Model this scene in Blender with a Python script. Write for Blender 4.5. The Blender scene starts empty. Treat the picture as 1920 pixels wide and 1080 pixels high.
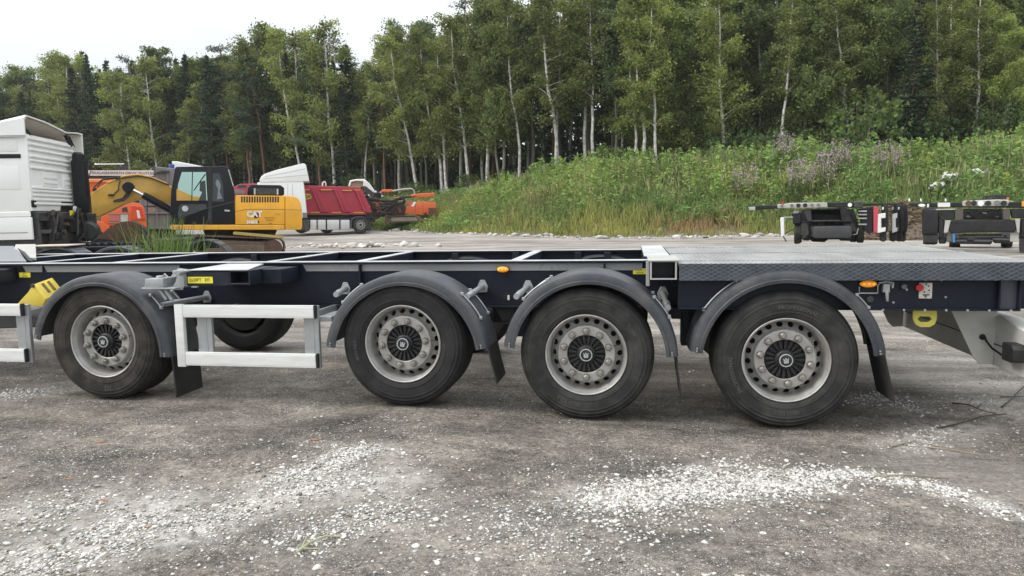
import bpy, bmesh, math, random
import numpy as np
from mathutils import Vector, Matrix
random.seed(7); RNG = np.random.default_rng(11)
SC = bpy.context.scene
COL = SC.collection
# ------------------------------------------------------------------ camera
FPX, YAW, PITCH, ROLL = 1330.5, .1675, .106, -.017
CAM = np.array([1.74, 0.0, 1.535])
_F = np.array([-math.sin(YAW)*math.cos(PITCH), math.cos(YAW)*math.cos(PITCH), -math.sin(PITCH)])
_R = np.array([math.cos(YAW), math.sin(YAW), 0.0]); _U = np.cross(_R, _F)
_R, _U = math.cos(ROLL)*_R+math.sin(ROLL)*_U, -math.sin(ROLL)*_R+math.cos(ROLL)*_U
cd = bpy.data.cameras.new('camera'); cam = bpy.data.objects.new('camera', cd); COL.objects.link(cam)
cd.sensor_width = 36.0; cd.lens = FPX*36/1920; cd.clip_start = .05; cd.clip_end = 2000
cam.matrix_world = Matrix(((_R[0], _U[0], -_F[0], CAM[0]), (_R[1], _U[1], -_F[1], CAM[1]), (_R[2], _U[2], -_F[2], CAM[2]), (0, 0, 0, 1)))
SC.camera = cam
SC.render.resolution_x, SC.render.resolution_y = 1024, 576
# ------------------------------------------------------------------ world, sun, exposure
SUN_EL, SUN_AZ = math.radians(44), math.radians(112)      # azimuth: degrees left of +Y
w = bpy.data.worlds.new('World'); SC.world = w; w.use_nodes = True
nt = w.node_tree; nt.nodes.clear()
def _n(t, **k):
    n = nt.nodes.new(t)
    for a, b in k.items(): setattr(n, a, b)
    return n
out = _n('ShaderNodeOutputWorld'); bg = _n('ShaderNodeBackground'); bg.inputs['Strength'].default_value = .1
sky = _n('ShaderNodeTexSky', sky_type='NISHITA', sun_disc=False)
sky.sun_elevation = SUN_EL; sky.sun_rotation = -SUN_AZ; sky.air_density = 1.0; sky.dust_density = 3.0
tc = _n('ShaderNodeTexCoord'); mp = _n('ShaderNodeMapping'); mp.inputs['Scale'].default_value = (1, 1, 3.2)
no = _n('ShaderNodeTexNoise'); no.inputs['Scale'].default_value = 1.25; no.inputs['Detail'].default_value = 7; no.inputs['Roughness'].default_value = .55
ra = _n('ShaderNodeValToRGB'); ra.color_ramp.elements[0].position = .3; ra.color_ramp.elements[1].position = .68
ra.color_ramp.elements[0].color = (4.9, 5.35, 5.9, 1); ra.color_ramp.elements[1].color = (7.7, 7.7, 7.5, 1)
mx = _n('ShaderNodeMix', data_type='RGBA'); mx.inputs['Factor'].default_value = .9
L = nt.links.new
L(tc.outputs['Generated'], mp.inputs['Vector']); L(mp.outputs['Vector'], no.inputs['Vector']); L(no.outputs['Fac'], ra.inputs['Fac'])
sp = _n('ShaderNodeSeparateXYZ'); L(tc.outputs['Generated'], sp.inputs['Vector'])      # overcast sky: zenith brighter than horizon
gr = _n('ShaderNodeMapRange'); gr.inputs['From Min'].default_value = 0; gr.inputs['From Max'].default_value = 1; gr.inputs['To Min'].default_value = .88; gr.inputs['To Max'].default_value = 2.5; L(sp.outputs['Z'], gr.inputs['Value'])
vm = _n('ShaderNodeVectorMath', operation='SCALE'); L(ra.outputs['Color'], vm.inputs[0]); L(gr.outputs['Result'], vm.inputs['Scale'])
L(sky.outputs['Color'], mx.inputs['A']); L(vm.outputs['Vector'], mx.inputs['B']); L(mx.outputs['Result'], bg.inputs['Color']); L(bg.outputs['Background'], out.inputs['Surface'])
sd = bpy.data.lights.new('sun', 'SUN'); sd.energy = 1.5; sd.angle = math.radians(24); sd.color = (1, .95, .87)
so = bpy.data.objects.new('sun', sd); COL.objects.link(so)
sdir = Vector((-math.sin(SUN_AZ)*math.cos(SUN_EL), math.cos(SUN_AZ)*math.cos(SUN_EL), math.sin(SUN_EL)))
so.rotation_euler = sdir.to_track_quat('Z', 'Y').to_euler(); so.location = (0, 10, 40)
vs = SC.view_settings; vs.view_transform = 'Standard'; vs.look = 'None'; vs.exposure = 0.48; vs.gamma = 1; vs.use_curve_mapping = False
SC.cycles.max_bounces = 6; SC.cycles.diffuse_bounces = 4; SC.cycles.glossy_bounces = 3; SC.cycles.transmission_bounces = 4; SC.cycles.transparent_max_bounces = 6
# ------------------------------------------------------------------ pixel helpers (photo 1920 x 1080)
def ray(x, y): return _F+_R*(x-960)/FPX-_U*(y-540)/FPX
def aty(x, y, Y):
    d = ray(x, y); return CAM+d*(Y/d[1])
def atz(x, y, Z):
    d = ray(x, y); return CAM+d*((Z-CAM[2])/d[2])
def atd(x, y, D): return CAM+ray(x, y)*D
# ------------------------------------------------------------------ materials
MATS = {}
def mat(name, col, rough=.5, metal=0., var=.12, scale=5., bump=0., bscale=80., spec=.5, coat=0., dirt=None, attr=None, transl=0., emit=None, trans=0., rvar=.12, wave=None, stretch=None, random_obj=0.):
    if name in MATS: return MATS[name]
    m = bpy.data.materials.new(name); m.use_nodes = True; t = m.node_tree; N = t.nodes; K = t.links.new
    b = N['Principled BSDF']; o = N['Material Output']
    tc = N.new('ShaderNodeTexCoord'); src = tc.outputs['Object']
    if stretch:
        mp = N.new('ShaderNodeMapping'); mp.inputs['Scale'].default_value = stretch; K(src, mp.inputs['Vector']); src = mp.outputs['Vector']
    n1 = N.new('ShaderNodeTexNoise'); n1.inputs['Scale'].default_value = scale; n1.inputs['Detail'].default_value = 6; n1.inputs['Roughness'].default_value = .6
    K(src, n1.inputs['Vector'])
    hs = N.new('ShaderNodeMapRange'); hs.inputs['From Min'].default_value = .25; hs.inputs['From Max'].default_value = .75
    hs.inputs['To Min'].default_value = 1-var; hs.inputs['To Max'].default_value = 1+var; K(n1.outputs['Fac'], hs.inputs['Value'])
    mul = N.new('ShaderNodeVectorMath'); mul.operation = 'SCALE'
    if attr:
        at = N.new('ShaderNodeAttribute'); at.attribute_name = attr; K(at.outputs['Color'], mul.inputs[0])
    else: mul.inputs[0].default_value = col[:3]
    fac = hs.outputs['Result']
    if random_obj:
        oi = N.new('ShaderNodeObjectInfo'); r2 = N.new('ShaderNodeMapRange'); r2.inputs['To Min'].default_value = 1-random_obj; r2.inputs['To Max'].default_value = 1+random_obj
        K(oi.outputs['Random'], r2.inputs['Value']); mm = N.new('ShaderNodeMath'); mm.operation = 'MULTIPLY'; K(fac, mm.inputs[0]); K(r2.outputs['Result'], mm.inputs[1]); fac = mm.outputs[0]
    K(fac, mul.inputs['Scale']); colout = mul.outputs['Vector']
    if dirt:
        dc, amt, dsc = dirt
        n2 = N.new('ShaderNodeTexNoise'); n2.inputs['Scale'].default_value = dsc; n2.inputs['Detail'].default_value = 8; n2.inputs['Roughness'].default_value = .7; K(src, n2.inputs['Vector'])
        r = N.new('ShaderNodeMapRange'); r.inputs['From Min'].default_value = .42; r.inputs['From Max'].default_value = .72; r.inputs['To Max'].default_value = amt; K(n2.outputs['Fac'], r.inputs['Value'])
        mi = N.new('ShaderNodeMix'); mi.data_type = 'RGBA'; K(r.outputs['Result'], mi.inputs['Factor']); K(colout, mi.inputs['A']); mi.inputs['B'].default_value = (*dc, 1); colout = mi.outputs['Result']
    K(colout, b.inputs['Base Color'])
    rr = N.new('ShaderNodeMapRange'); rr.inputs['To Min'].default_value = max(.02, rough-rvar); rr.inputs['To Max'].default_value = min(1, rough+rvar); K(n1.outputs['Fac'], rr.inputs['Value']); K(rr.outputs['Result'], b.inputs['Roughness'])
    b.inputs['Metallic'].default_value = metal; b.inputs['Specular IOR Level'].default_value = spec; b.inputs['Coat Weight'].default_value = coat; b.inputs['Coat Roughness'].default_value = .12
    b.inputs['Transmission Weight'].default_value = trans
    if emit: b.inputs['Emission Color'].default_value = (*emit[0], 1); b.inputs['Emission Strength'].default_value = emit[1]
    if bump:
        n3 = N.new('ShaderNodeTexNoise'); n3.inputs['Scale'].default_value = bscale; n3.inputs['Detail'].default_value = 4; K(src, n3.inputs['Vector'])
        bp = N.new('ShaderNodeBump'); bp.inputs['Strength'].default_value = bump; bp.inputs['Distance'].default_value = .01; K(n3.outputs['Fac'], bp.inputs['Height']); K(bp.outputs['Normal'], b.inputs['Normal'])
    if transl:
        tr = N.new('ShaderNodeBsdfTranslucent'); K(colout, tr.inputs['Color']); ms = N.new('ShaderNodeMixShader'); ms.inputs['Fac'].default_value = transl
        K(b.outputs['BSDF'], ms.inputs[1]); K(tr.outputs['BSDF'], ms.inputs[2]); K(ms.outputs['Shader'], o.inputs['Surface'])
    MATS[name] = m; return m
DUST = (.2, .175, .15)
M_NAVY = mat('navy_paint', (.008, .011, .022), .45, var=.15, spec=.25, coat=0, dirt=(DUST, .05, 3.), rvar=.1)
M_NAVY2 = mat('navy_paint_gloss', (.011, .015, .027), .38, var=.12, spec=.35, coat=.1, dirt=(DUST, .08, 5.))
M_GUARD = mat('mudguard_plastic', (.04, .046, .056), .5, var=.18, scale=4, bump=.1, bscale=300, dirt=((.17, .155, .14), .42, 5.))
M_TYRE = mat('tyre_rubber', (.03, .03, .03), .78, var=.25, scale=9, bump=.25, bscale=160, spec=.2, dirt=((.09, .087, .083), .6, 4.5))
M_RIM = mat('rim_silver', (.46, .455, .44), .42, metal=.35, var=.12, scale=8, dirt=((.15, .13, .11), .55, 6.))
M_BLACK = mat('black_plastic', (.01, .011, .013), .5, var=.2, dirt=(DUST, .12, 8.))
M_RUBBER = mat('black_rubber', (.012, .012, .013), .6, var=.2, bump=.3, bscale=220, dirt=(DUST, .15, 6.))
M_ALU = mat('white_aluminium', (.76, .77, .76), .4, metal=.05, var=.05, scale=3, dirt=((.42, .4, .37), .3, 4.), stretch=(1, 1, 6))
M_GALV = mat('galvanised_steel', (.4, .42, .43), .45, metal=.5, var=.18, scale=14, dirt=((.25, .23, .2), .3, 7.))
M_GREY = mat('grey_primer_steel', (.42, .42, .4), .55, var=.1, scale=5, bump=.06, bscale=90, dirt=((.24, .21, .18), .4, 3.))
M_STEEL = mat('dark_steel', (.05, .05, .052), .55, metal=.3, var=.25, scale=10, dirt=(DUST, .25, 5.))
M_TAPE = mat('grey_reflective_tape', (.32, .33, .34), .3, var=.08, metal=.2, dirt=((.2, .19, .18), .4, 5.))
M_YELLOW = mat('yellow_paint', (.72, .55, .06), .5, var=.1, dirt=((.3, .25, .12), .4, 7.))
M_STICK = mat('yellow_sticker', (.8, .72, .05), .45, var=.05)
M_AMBER = mat('amber_lens', (.9, .3, .01), .15, var=.08, coat=.6, emit=((1, .35, .02), .25))
M_WHITE = mat('white_paint', (.84, .85, .84), .35, var=.03, coat=.3, dirt=((.5, .48, .45), .2, 2.5))
M_RED = mat('red_plastic', (.4, .02, .02), .4)
M_TREAD = mat('tread_plate', (.055, .065, .085), .36, metal=.25, var=.2, scale=6, dirt=((.25, .24, .22), .35, 5.))
M_DECK = mat('deck_plate_top', (.34, .345, .35), .46, metal=.1, var=.25, scale=3, dirt=((.22, .21, .2), .6, 2.), stretch=(1.5, .5, 1))
M_SKYSHEEN = mat('pale_sky_sheen', (.5, .51, .52), .5, var=.15, scale=4, dirt=((.2, .2, .2), .5, 3.))  # bright sky reflection on upper faces, put into the base colour
M_TREADLINE = mat('worn_tread_ridge', (.125, .145, .17), .4, metal=.3, var=.25, scale=12)
# ------------------------------------------------------------------ objects and mesh building
def tag(o, label, cat, group=None, kind=None):
    if label: o['label'] = label
    if cat: o['category'] = cat
    if group: o['group'] = group
    if kind: o['kind'] = kind
    return o
def thing(name, label, cat, loc=(0, 0, 0), rz=0., group=None):
    o = bpy.data.objects.new(name, None); COL.objects.link(o); o.location = loc; o.rotation_euler = (0, 0, rz); o.empty_display_size = .3
    return tag(o, label, cat, group)
def link(name, me, parent=None, loc=(0, 0, 0), rot=(0, 0, 0), scale=None):
    o = bpy.data.objects.new(name, me); COL.objects.link(o); o.parent = parent; o.location = loc; o.rotation_euler = rot
    if scale is not None: o.scale = scale
    return o
class MB:
    def __init__(s): s.v = []; s.f = []
    def add(s, vs, fs, M=None):
        b = len(s.v)
        if M is not None: vs = [tuple(M @ Vector(p)) for p in vs]
        s.v += [tuple(map(float, p)) for p in vs]; s.f += [tuple(i+b for i in f) for f in fs]; return s
    def box(s, x0, x1, y0, y1, z0, z1, M=None):
        return s.add([(x0, y0, z0), (x1, y0, z0), (x1, y1, z0), (x0, y1, z0), (x0, y0, z1), (x1, y0, z1), (x1, y1, z1), (x0, y1, z1)],
                     [(3, 2, 1, 0), (4, 5, 6, 7), (0, 1, 5, 4), (1, 2, 6, 5), (2, 3, 7, 6), (3, 0, 4, 7)], M)
    def prism(s, pts, a0, a1, axis='y', M=None):
        n = len(pts); A = sum(pts[i][0]*pts[(i+1) % n][1]-pts[(i+1) % n][0]*pts[i][1] for i in range(n))
        if A < 0: pts = pts[::-1]
        def P(p, a): return (p[0], a, p[1]) if axis == 'y' else (a, p[0], p[1]) if axis == 'x' else (p[0], p[1], a)
        vs = [P(p, a0) for p in pts]+[P(p, a1) for p in pts]
        fs = [tuple(range(n)), tuple(range(2*n-1, n-1, -1))]+[(i, i+n, (i+1) % n+n, (i+1) % n) for i in range(n)]
        if axis != 'y': fs = [f[::-1] for f in fs]
        return s.add(vs, fs, M)
    def loft(s, A, B, M=None):      # two polygons with equal point counts
        n = len(A)
        return s.add(list(A)+list(B), [tuple(range(n)), tuple(range(2*n-1, n-1, -1))]+[(i, i+n, (i+1) % n+n, (i+1) % n) for i in range(n)], M)
    def tube(s, pts, r, n=8, M=None, caps=True):
        pts = [Vector(p) for p in pts]; k = len(pts); rs = r if isinstance(r, (list, tuple)) else [r]*k
        vs = []; up = None
        for i, p in enumerate(pts):
            t = (pts[min(i+1, k-1)]-pts[max(i-1, 0)]).normalized()
            if up is None: up = Vector((0, 0, 1)) if abs(t.z) < .9 else Vector((1, 0, 0))
            a = t.cross(up).normalized(); b = a.cross(t).normalized(); up = b
            for j in range(n):
                q = 2*math.pi*j/n; vs.append(tuple(p+(a*math.cos(q)+b*math.sin(q))*rs[i]))
        fs = [(i*n+j, i*n+(j+1) % n, (i+1)*n+(j+1) % n, (i+1)*n+j) for i in range(k-1) for j in range(n)]
        if caps: fs += [tuple(range(n-1, -1, -1)), tuple((k-1)*n+j for j in range(n))]
        return s.add(vs, fs, M)
    def lathe(s, prof, n=32, c=(0, 0, 0), M=None, close=False):      # (r, y) about the Y axis
        k = len(prof); vs = [(c[0]+r*math.cos(2*math.pi*j/n), c[1]+y, c[2]+r*math.sin(2*math.pi*j/n)) for r, y in prof for j in range(n)]
        fs = [(i*n+j, (i+1)*n+j, (i+1)*n+(j+1) % n, i*n+(j+1) % n) for i in range(k-1 if not close else k) for j in range(n)] if not close else \
             [(i*n+j, ((i+1) % k)*n+j, ((i+1) % k)*n+(j+1) % n, i*n+(j+1) % n) for i in range(k) for j in range(n)]
        return s.add(vs, fs, M)
    def cyl(s, c, r, y0, y1, n=16, M=None):
        return s.lathe([(.0005, y0), (r, y0), (r, y1), (.0005, y1)], n, c, M)
    def mesh(s, name, m, bevel=0, seg=1, ang=35, flat=False):
        me = bpy.data.meshes.new(name); me.from_pydata(s.v, [], s.f)
        if bevel:
            bm = bmesh.new(); bm.from_mesh(me); bmesh.ops.remove_doubles(bm, verts=bm.verts, dist=1e-5)
            es = [e for e in bm.edges if len(e.link_faces) == 2 and e.calc_face_angle(0) > .5]
            if es: bmesh.ops.bevel(bm, geom=es, offset=bevel, segments=seg, profile=.6, affect='EDGES', clamp_overlap=True)
            bm.to_mesh(me); bm.free()
        if not flat:
            me.shade_smooth(); me.set_sharp_from_angle(angle=math.radians(ang))
        if m: me.materials.append(m)
        return me
    def build(s, name, m, parent=None, bevel=0, seg=1, ang=35, loc=(0, 0, 0), rot=(0, 0, 0), flat=False):
        return link(name, s.mesh(name, m, bevel, seg, ang, flat), parent, loc, rot)
def text_mesh(txt, size, depth=.002, bold=0., bend=None, align='CENTER'):
    cu = bpy.data.curves.new('lettering', 'FONT'); cu.body = txt; cu.size = size; cu.extrude = depth; cu.offset = bold; cu.align_x = align; cu.align_y = 'CENTER'; cu.resolution_u = 2
    o = bpy.data.objects.new('lettering', cu); COL.objects.link(o); dg = bpy.context.evaluated_depsgraph_get(); dg.update()
    me = bpy.data.meshes.new_from_object(o.evaluated_get(dg)); bpy.data.objects.remove(o); bpy.data.curves.remove(cu)
    for v in me.vertices:           # upright, facing -Y
        x, y, z = v.co
        if bend:
            R0, a0 = bend; r = R0+y; a = a0-x/R0; v.co = (r*math.cos(a), -z, r*math.sin(a))
        else: v.co = (x, -z, y)
    me.materials.clear(); return me
def text(txt, size, m, parent, loc, depth=.002, bold=0., bend=None, name='lettering', rot=(0, 0, 0), sx=1):
    me = text_mesh(txt, size, depth, bold, bend); me.materials.append(m); return link(name, me, parent, loc, rot, (sx, 1, 1))
def fastmesh(name, V, Fc, m=None, col=None, smooth=False):
    V = np.asarray(V, np.float32); Fc = np.asarray(Fc, np.int32); k = Fc.shape[1]
    me = bpy.data.meshes.new(name); me.vertices.add(len(V)); me.vertices.foreach_set('co', V.ravel())
    me.loops.add(Fc.size); me.loops.foreach_set('vertex_index', Fc.ravel()); me.polygons.add(len(Fc))
    me.polygons.foreach_set('loop_start', np.arange(0, Fc.size, k, dtype=np.int32)); me.polygons.foreach_set('loop_total', np.full(len(Fc), k, np.int32))
    if smooth: me.polygons.foreach_set('use_smooth', np.ones(len(Fc), bool))
    if col is not None:
        a = me.attributes.new('Col', 'FLOAT_COLOR', 'POINT'); c = np.ones((len(V), 4), np.float32); c[:, :3] = col; a.data.foreach_set('color', c.ravel())
    me.update(calc_edges=True)
    if m: me.materials.append(m)
    return me
def _hash(i, j, s): 
    h = (i*374761393+j*668265263+s*1442695041) & 0x7fffffff; h = ((h ^ (h >> 13))*1274126177) & 0x7fffffff
    return ((h ^ (h >> 16)) & 0xffff)/65535.0
def vnoise(x, y, s=0):
    x = np.asarray(x, float); y = np.asarray(y, float); i = np.floor(x).astype(np.int64); j = np.floor(y).astype(np.int64); u = x-i; v = y-j
    u = u*u*(3-2*u); v = v*v*(3-2*v)
    return (_hash(i, j, s)*(1-u)+_hash(i+1, j, s)*u)*(1-v)+(_hash(i, j+1, s)*(1-u)+_hash(i+1, j+1, s)*u)*v
def fbm(x, y, s=0, o=4):
    return sum(vnoise(np.asarray(x)*2**k, np.asarray(y)*2**k, s+k)*.5**k for k in range(o))/sum(.5**k for k in range(o))
def sstep(t): t = np.clip(t, 0, 1); return t*t*(3-2*t)
M_TYREB = mat('tyre_rubber_black', (.02, .02, .021), .7, var=.2, scale=9, bump=.2, bscale=160, spec=.25, dirt=((.06, .057, .054), .5, 5.))
M_TYREM = mat('tyre_rubber_muddy', (.033, .031, .029), .85, var=.3, scale=7, bump=.3, bscale=120, spec=.15, dirt=((.1, .088, .077), .7, 6.))
M_CHAR = mat('charcoal_paint', (.013, .014, .017), .5, var=.25, spec=.3, dirt=(DUST, .12, 3.))
# ------------------------------------------------------------------ terrain
def YF(x): return np.interp(x, [-90, -30, -20, -13, -9, -.3, 4.5, 8, 16, 30, 60], [72, 57, 50, 45, 41, 33.2, 33, 33.6, 32, 31, 30])
def HC(x): return np.interp(x, [-90, -24, -16, -10, -6, -3, 6, 12, 18, 24, 60], [1.4, 1.4, 1.5, 1.8, 2.4, 2.9, 3.1, 3.4, 3.1, 3.7, 3.8])
def mound_t(x, y): return sstep((y-YF(x)-.3*np.sin(x*1.7)-.8*(fbm(x*.5, y*0, 3)-.5))/11.)
def G(x, y):
    x = np.asarray(x, float); y = np.asarray(y, float)
    near = np.interp(x, [-8, -2.6, 0, 1.41, 2.82, 8], [.03, .022, .036, -.021, -.04, -.05])*np.exp(-np.maximum(0, y-9)/4.)*np.clip((y-1)/4, 0, 1)
    far = .0125*np.maximum(0, y-8.5)
    far = np.where(y > 60, .0125*51.5, far)
    z = near+far+HC(x)*mound_t(x, y)
    z = z+4.5*sstep((y-YF(x)-30)/16.)
    z = z+.25*(fbm(x*.4, y*.4, 9)-.5)*sstep((y-30)/10)+.5*(fbm(x*.6, y*.6, 19)-.5)*mound_t(x, y)
    return z
def Gs(x, y): return float(G(x, y))
def rough(x, y):        # small relief of the yard
    k = np.exp(-np.maximum(0, y-10)/6.)
    r = .030*(fbm(x*1.3, y*1.8, 31)-.5)+.016*(fbm(x*6, y*6, 41)-.5)+.010*(vnoise(x*17, y*17, 51)-.5)
    rut = .05*(fbm(x*.22, y*1.1, 61)-.5)*sstep((y-9)/5)
    return r*k+rut*(1-mound_t(x, y))
def gp(px, py, z=0.):
    for _ in range(4):
        p = atz(px, py, z); z = Gs(p[0], p[1])
    return p
def axis_pts(lo, hi, step, ext, g):
    a = list(np.arange(lo, hi, step)); x = hi; s = step
    while x < ext: a.append(x); s *= g; x += s
    x = lo-step; s = step; b = []
    while x > -ext: b.append(x); s *= g; x -= s
    return np.array(b[::-1]+a)
gx = axis_pts(-5.2, 7.2, .05, 420, 1.055); gy = axis_pts(1.6, 8.5, .045, 520, 1.045); gy = gy[gy > -60]
X, Y = np.meshgrid(gx, gy); Z = G(X, Y)+rough(X, Y)
nx, ny = len(gx), len(gy); idx = np.arange(nx*ny).reshape(ny, nx)
FQ = np.stack([idx[:-1, :-1], idx[:-1, 1:], idx[1:, 1:], idx[1:, :-1]], -1).reshape(-1, 4)
def px_of(P):
    d = P-CAM; z = d@_F; z = np.where(z < .1, .1, z); return 960+FPX*(d@_R)/z, 540-FPX*(d@_U)/z
# dust (pale fines) around the gravel piles, laid down in ground coordinates
PILES = [  # polyline (photo px), half width in metres, share of stones, spread of fines
    ([(1120, 935), (1250, 920), (1400, 905), (1520, 898)], .12, .58, 1.0),
    ([(1500, 898), (1600, 885), (1650, 893), (1760, 915), (1850, 945), (1925, 970)], .05, .13, .9),
    ([(1290, 885), (1360, 875)], .07, .03, .5),
    ([(520, 900), (600, 880), (655, 855), (700, 842)], .10, .08, 1.0),
    ([(330, 1000), (470, 950), (600, 915), (720, 900)], .14, .07, 1.1),
    ([(20, 1070), (120, 1040), (210, 1000), (270, 965)], .22, .11, 1.1),
    ([(60, 960), (160, 940)], .2, .03, .6),
    ([(560, 1010), (640, 990), (760, 960)], .16, .04, .4),
    ([(1600, 750), (1660, 745), (1720, 770)], .12, .03, .5),
    ([(1740, 835), (1690, 838), (1790, 800)], .12, .02, .8),
    ([(0, 745), (40, 735), (90, 735)], .14, .02, .6),
    ([(900, 985), (1050, 1000), (1200, 960)], .3, .05, .2)]
PL = [([np.array(gp(*q)[:2]) for q in pl], hw, sh, du) for pl, hw, sh, du in PILES]
dust = np.zeros_like(X)
nearm = (Y > 1.6) & (Y < 9) & (X > -5.2) & (X < 7.3)
wob = .35*(fbm(X*3, Y*3, 71)-.5)
for pl, hw, sh, du in PL:
    dm = np.full_like(X, 99.)
    for a, b in zip(pl[:-1], pl[1:]):
        ab = b-a; t = np.clip(((X-a[0])*ab[0]+(Y-a[1])*ab[1])/(ab@ab), 0, 1); dm = np.minimum(dm, np.hypot(X-a[0]-t*ab[0], Y-a[1]-t*ab[1]))
    dust = np.maximum(dust, du*np.clip(1-(dm+wob*hw*4)/(hw*2.4), 0, 1)*nearm)
mt = mound_t(X, Y)
green = np.clip(mt*9, 0, 1)
pale = sstep((Y-9.5)/6)*(1-green)
pale = np.maximum(pale, .8*sstep((fbm(X*.55, Y*1.5, 23)-.42)*5)*sstep((Y-5.6+.35*np.maximum(0, X-2.5))/2.2)*(1-green))
sand = nearm*np.exp(-(((X-gp(1830, 890)[0])/.55)**2+((Y-gp(1830, 890)[1])/.3)**2))*1.2
pale = np.maximum(pale, np.clip(sand, 0, .75))
msk = np.stack([dust, green, pale], -1).reshape(-1, 3)
# ground material
def ground_mat():
    m = bpy.data.materials.new('yard_ground'); m.use_nodes = True; t = m.node_tree; N = t.nodes; K = t.links.new; b = N['Principled BSDF']
    tc = N.new('ShaderNodeTexCoord')
    def noise(sc, det=8, ro=.6, st=None):
        s = tc.outputs['Object']
        if st: mp = N.new('ShaderNodeMapping'); mp.inputs['Scale'].default_value = st; K(s, mp.inputs['Vector']); s = mp.outputs['Vector']
        n = N.new('ShaderNodeTexNoise'); n.inputs['Scale'].default_value = sc; n.inputs['Detail'].default_value = det; n.inputs['Roughness'].default_value = ro; K(s, n.inputs['Vector']); return n.outputs['Fac']
    def ramp(f, p0, c0, p1, c1, mid=None):
        r = N.new('ShaderNodeValToRGB'); e = r.color_ramp.elements; e[0].position = p0; e[0].color = (*c0, 1); e[1].position = p1; e[1].color = (*c1, 1)
        if mid: q = e.new(mid[0]); q.color = (*mid[1], 1)
        K(f, r.inputs['Fac']); return r.outputs['Color']
    def mix(f, a, bb, typ='MIX'):
        x = N.new('ShaderNodeMix'); x.data_type = 'RGBA'; x.blend_type = typ
        for s, v in (('Factor', f), ('A', a), ('B', bb)):
            if isinstance(v, (int, float)): x.inputs[s].default_value = v
            elif isinstance(v, tuple): x.inputs[s].default_value = (*v, 1)
            else: K(v, x.inputs[s])
        return x.outputs['Result']
    def mr(f, a, bb, c=0., d=1.):
        r = N.new('ShaderNodeMapRange'); r.inputs['From Min'].default_value = a; r.inputs['From Max'].default_value = bb; r.inputs['To Min'].default_value = c; r.inputs['To Max'].default_value = d; K(f, r.inputs['Value']); return r.outputs['Result']
    def mth(op, a, bb):
        x = N.new('ShaderNodeMath'); x.operation = op
        for i, v in enumerate((a, bb)):
            if isinstance(v, (int, float)): x.inputs[i].default_value = v
            else: K(v, x.inputs[i])
        return x.outputs[0]
    at = N.new('ShaderNodeAttribute'); at.attribute_name = 'Col'; sep = N.new('ShaderNodeSeparateColor'); K(at.outputs['Color'], sep.inputs['Color'])
    big = noise(1.15, 10, .68, (.75, 1.6, 1)); fine = noise(34, 8, .75); mid = noise(7, 7, .7)
    base = ramp(big, .34, (.06, .054, .048), .68, (.285, .257, .226), (.5, (.152, .137, .12)))
    base = mix(mr(noise(.55, 6), .58, .78), base, (.19, .16, .13))
    base = mix(1., base, ramp(mid, .3, (.5, .5, .5), .72, (1.4, 1.39, 1.37)), 'MULTIPLY')
    base = mix(1., base, ramp(fine, .34, (.36, .36, .36), .68, (1.62, 1.6, 1.57)), 'MULTIPLY')
    base = mix(mr(noise(2.6, 5), .66, .74), base, (.24, .105, .06), 'MIX') if False else base
    # crushed pale chips pressed into the surface
    for sc, th in ((38, .78), (70, .68), (130, .6), (210, .6)):
        v = N.new('ShaderNodeTexVoronoi'); v.inputs['Scale'].default_value = sc; K(tc.outputs['Object'], v.inputs['Vector'])
        s2 = N.new('ShaderNodeSeparateColor'); K(v.outputs['Color'], s2.inputs['Color'])
        f = mth('MULTIPLY', mr(s2.outputs['Red'], th+.04, th+.16), mr(v.outputs['Distance'], .42, .25))
        f = mth('MULTIPLY', f, mr(noise(1.6, 4), .36, .62, .3, 1.))
        base = mix(f, base, ramp(s2.outputs['Green'], 0, (.27, .25, .23), 1, (.6, .585, .55)))
    st = noise(1., 8, .66, (.22, 1.7, 1)); st2 = noise(2.3, 8, .7, (.35, 2.2, 1))
    far = ramp(st, .3, (.12, .11, .1), .68, (.47, .44, .405), (.5, (.29, .27, .248)))
    far = mix(1., far, ramp(st2, .3, (.5, .48, .47), .7, (1.35, 1.35, 1.35)), 'MULTIPLY')
    far = mix(.75, far, ramp(fine, .34, (.5, .5, .5), .68, (1.5, 1.49, 1.47)), 'MULTIPLY')
    col = mix(sep.outputs['Blue'], base, far)
    col = mix(mth('MULTIPLY', sep.outputs['Red'], mr(noise(9, 9, .8), .36, .58, .0, .95)), col, (.52, .5, .465))
    col = mix(sep.outputs['Green'], col, ramp(noise(2.2, 6), .3, (.035, .045, .016), .7, (.085, .075, .035)))
    K(col, b.inputs['Base Color']); b.inputs['Roughness'].default_value = .9; b.inputs['Specular IOR Level'].default_value = .25
    h = mth('ADD', mth('MULTIPLY', fine, .55), mth('ADD', mid, mth('MULTIPLY', noise(120, 4, .7), .25)))
    bp = N.new('ShaderNodeBump'); bp.inputs['Strength'].default_value = .8; bp.inputs['Distance'].default_value = .02; K(h, bp.inputs['Height']); K(bp.outputs['Normal'], b.inputs['Normal'])
    return m
gm = fastmesh('ground', np.stack([X, Y, Z], -1).reshape(-1, 3), FQ, ground_mat(), col=msk, smooth=True)
ground = link('ground', gm); ground['kind'] = 'structure'
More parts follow.
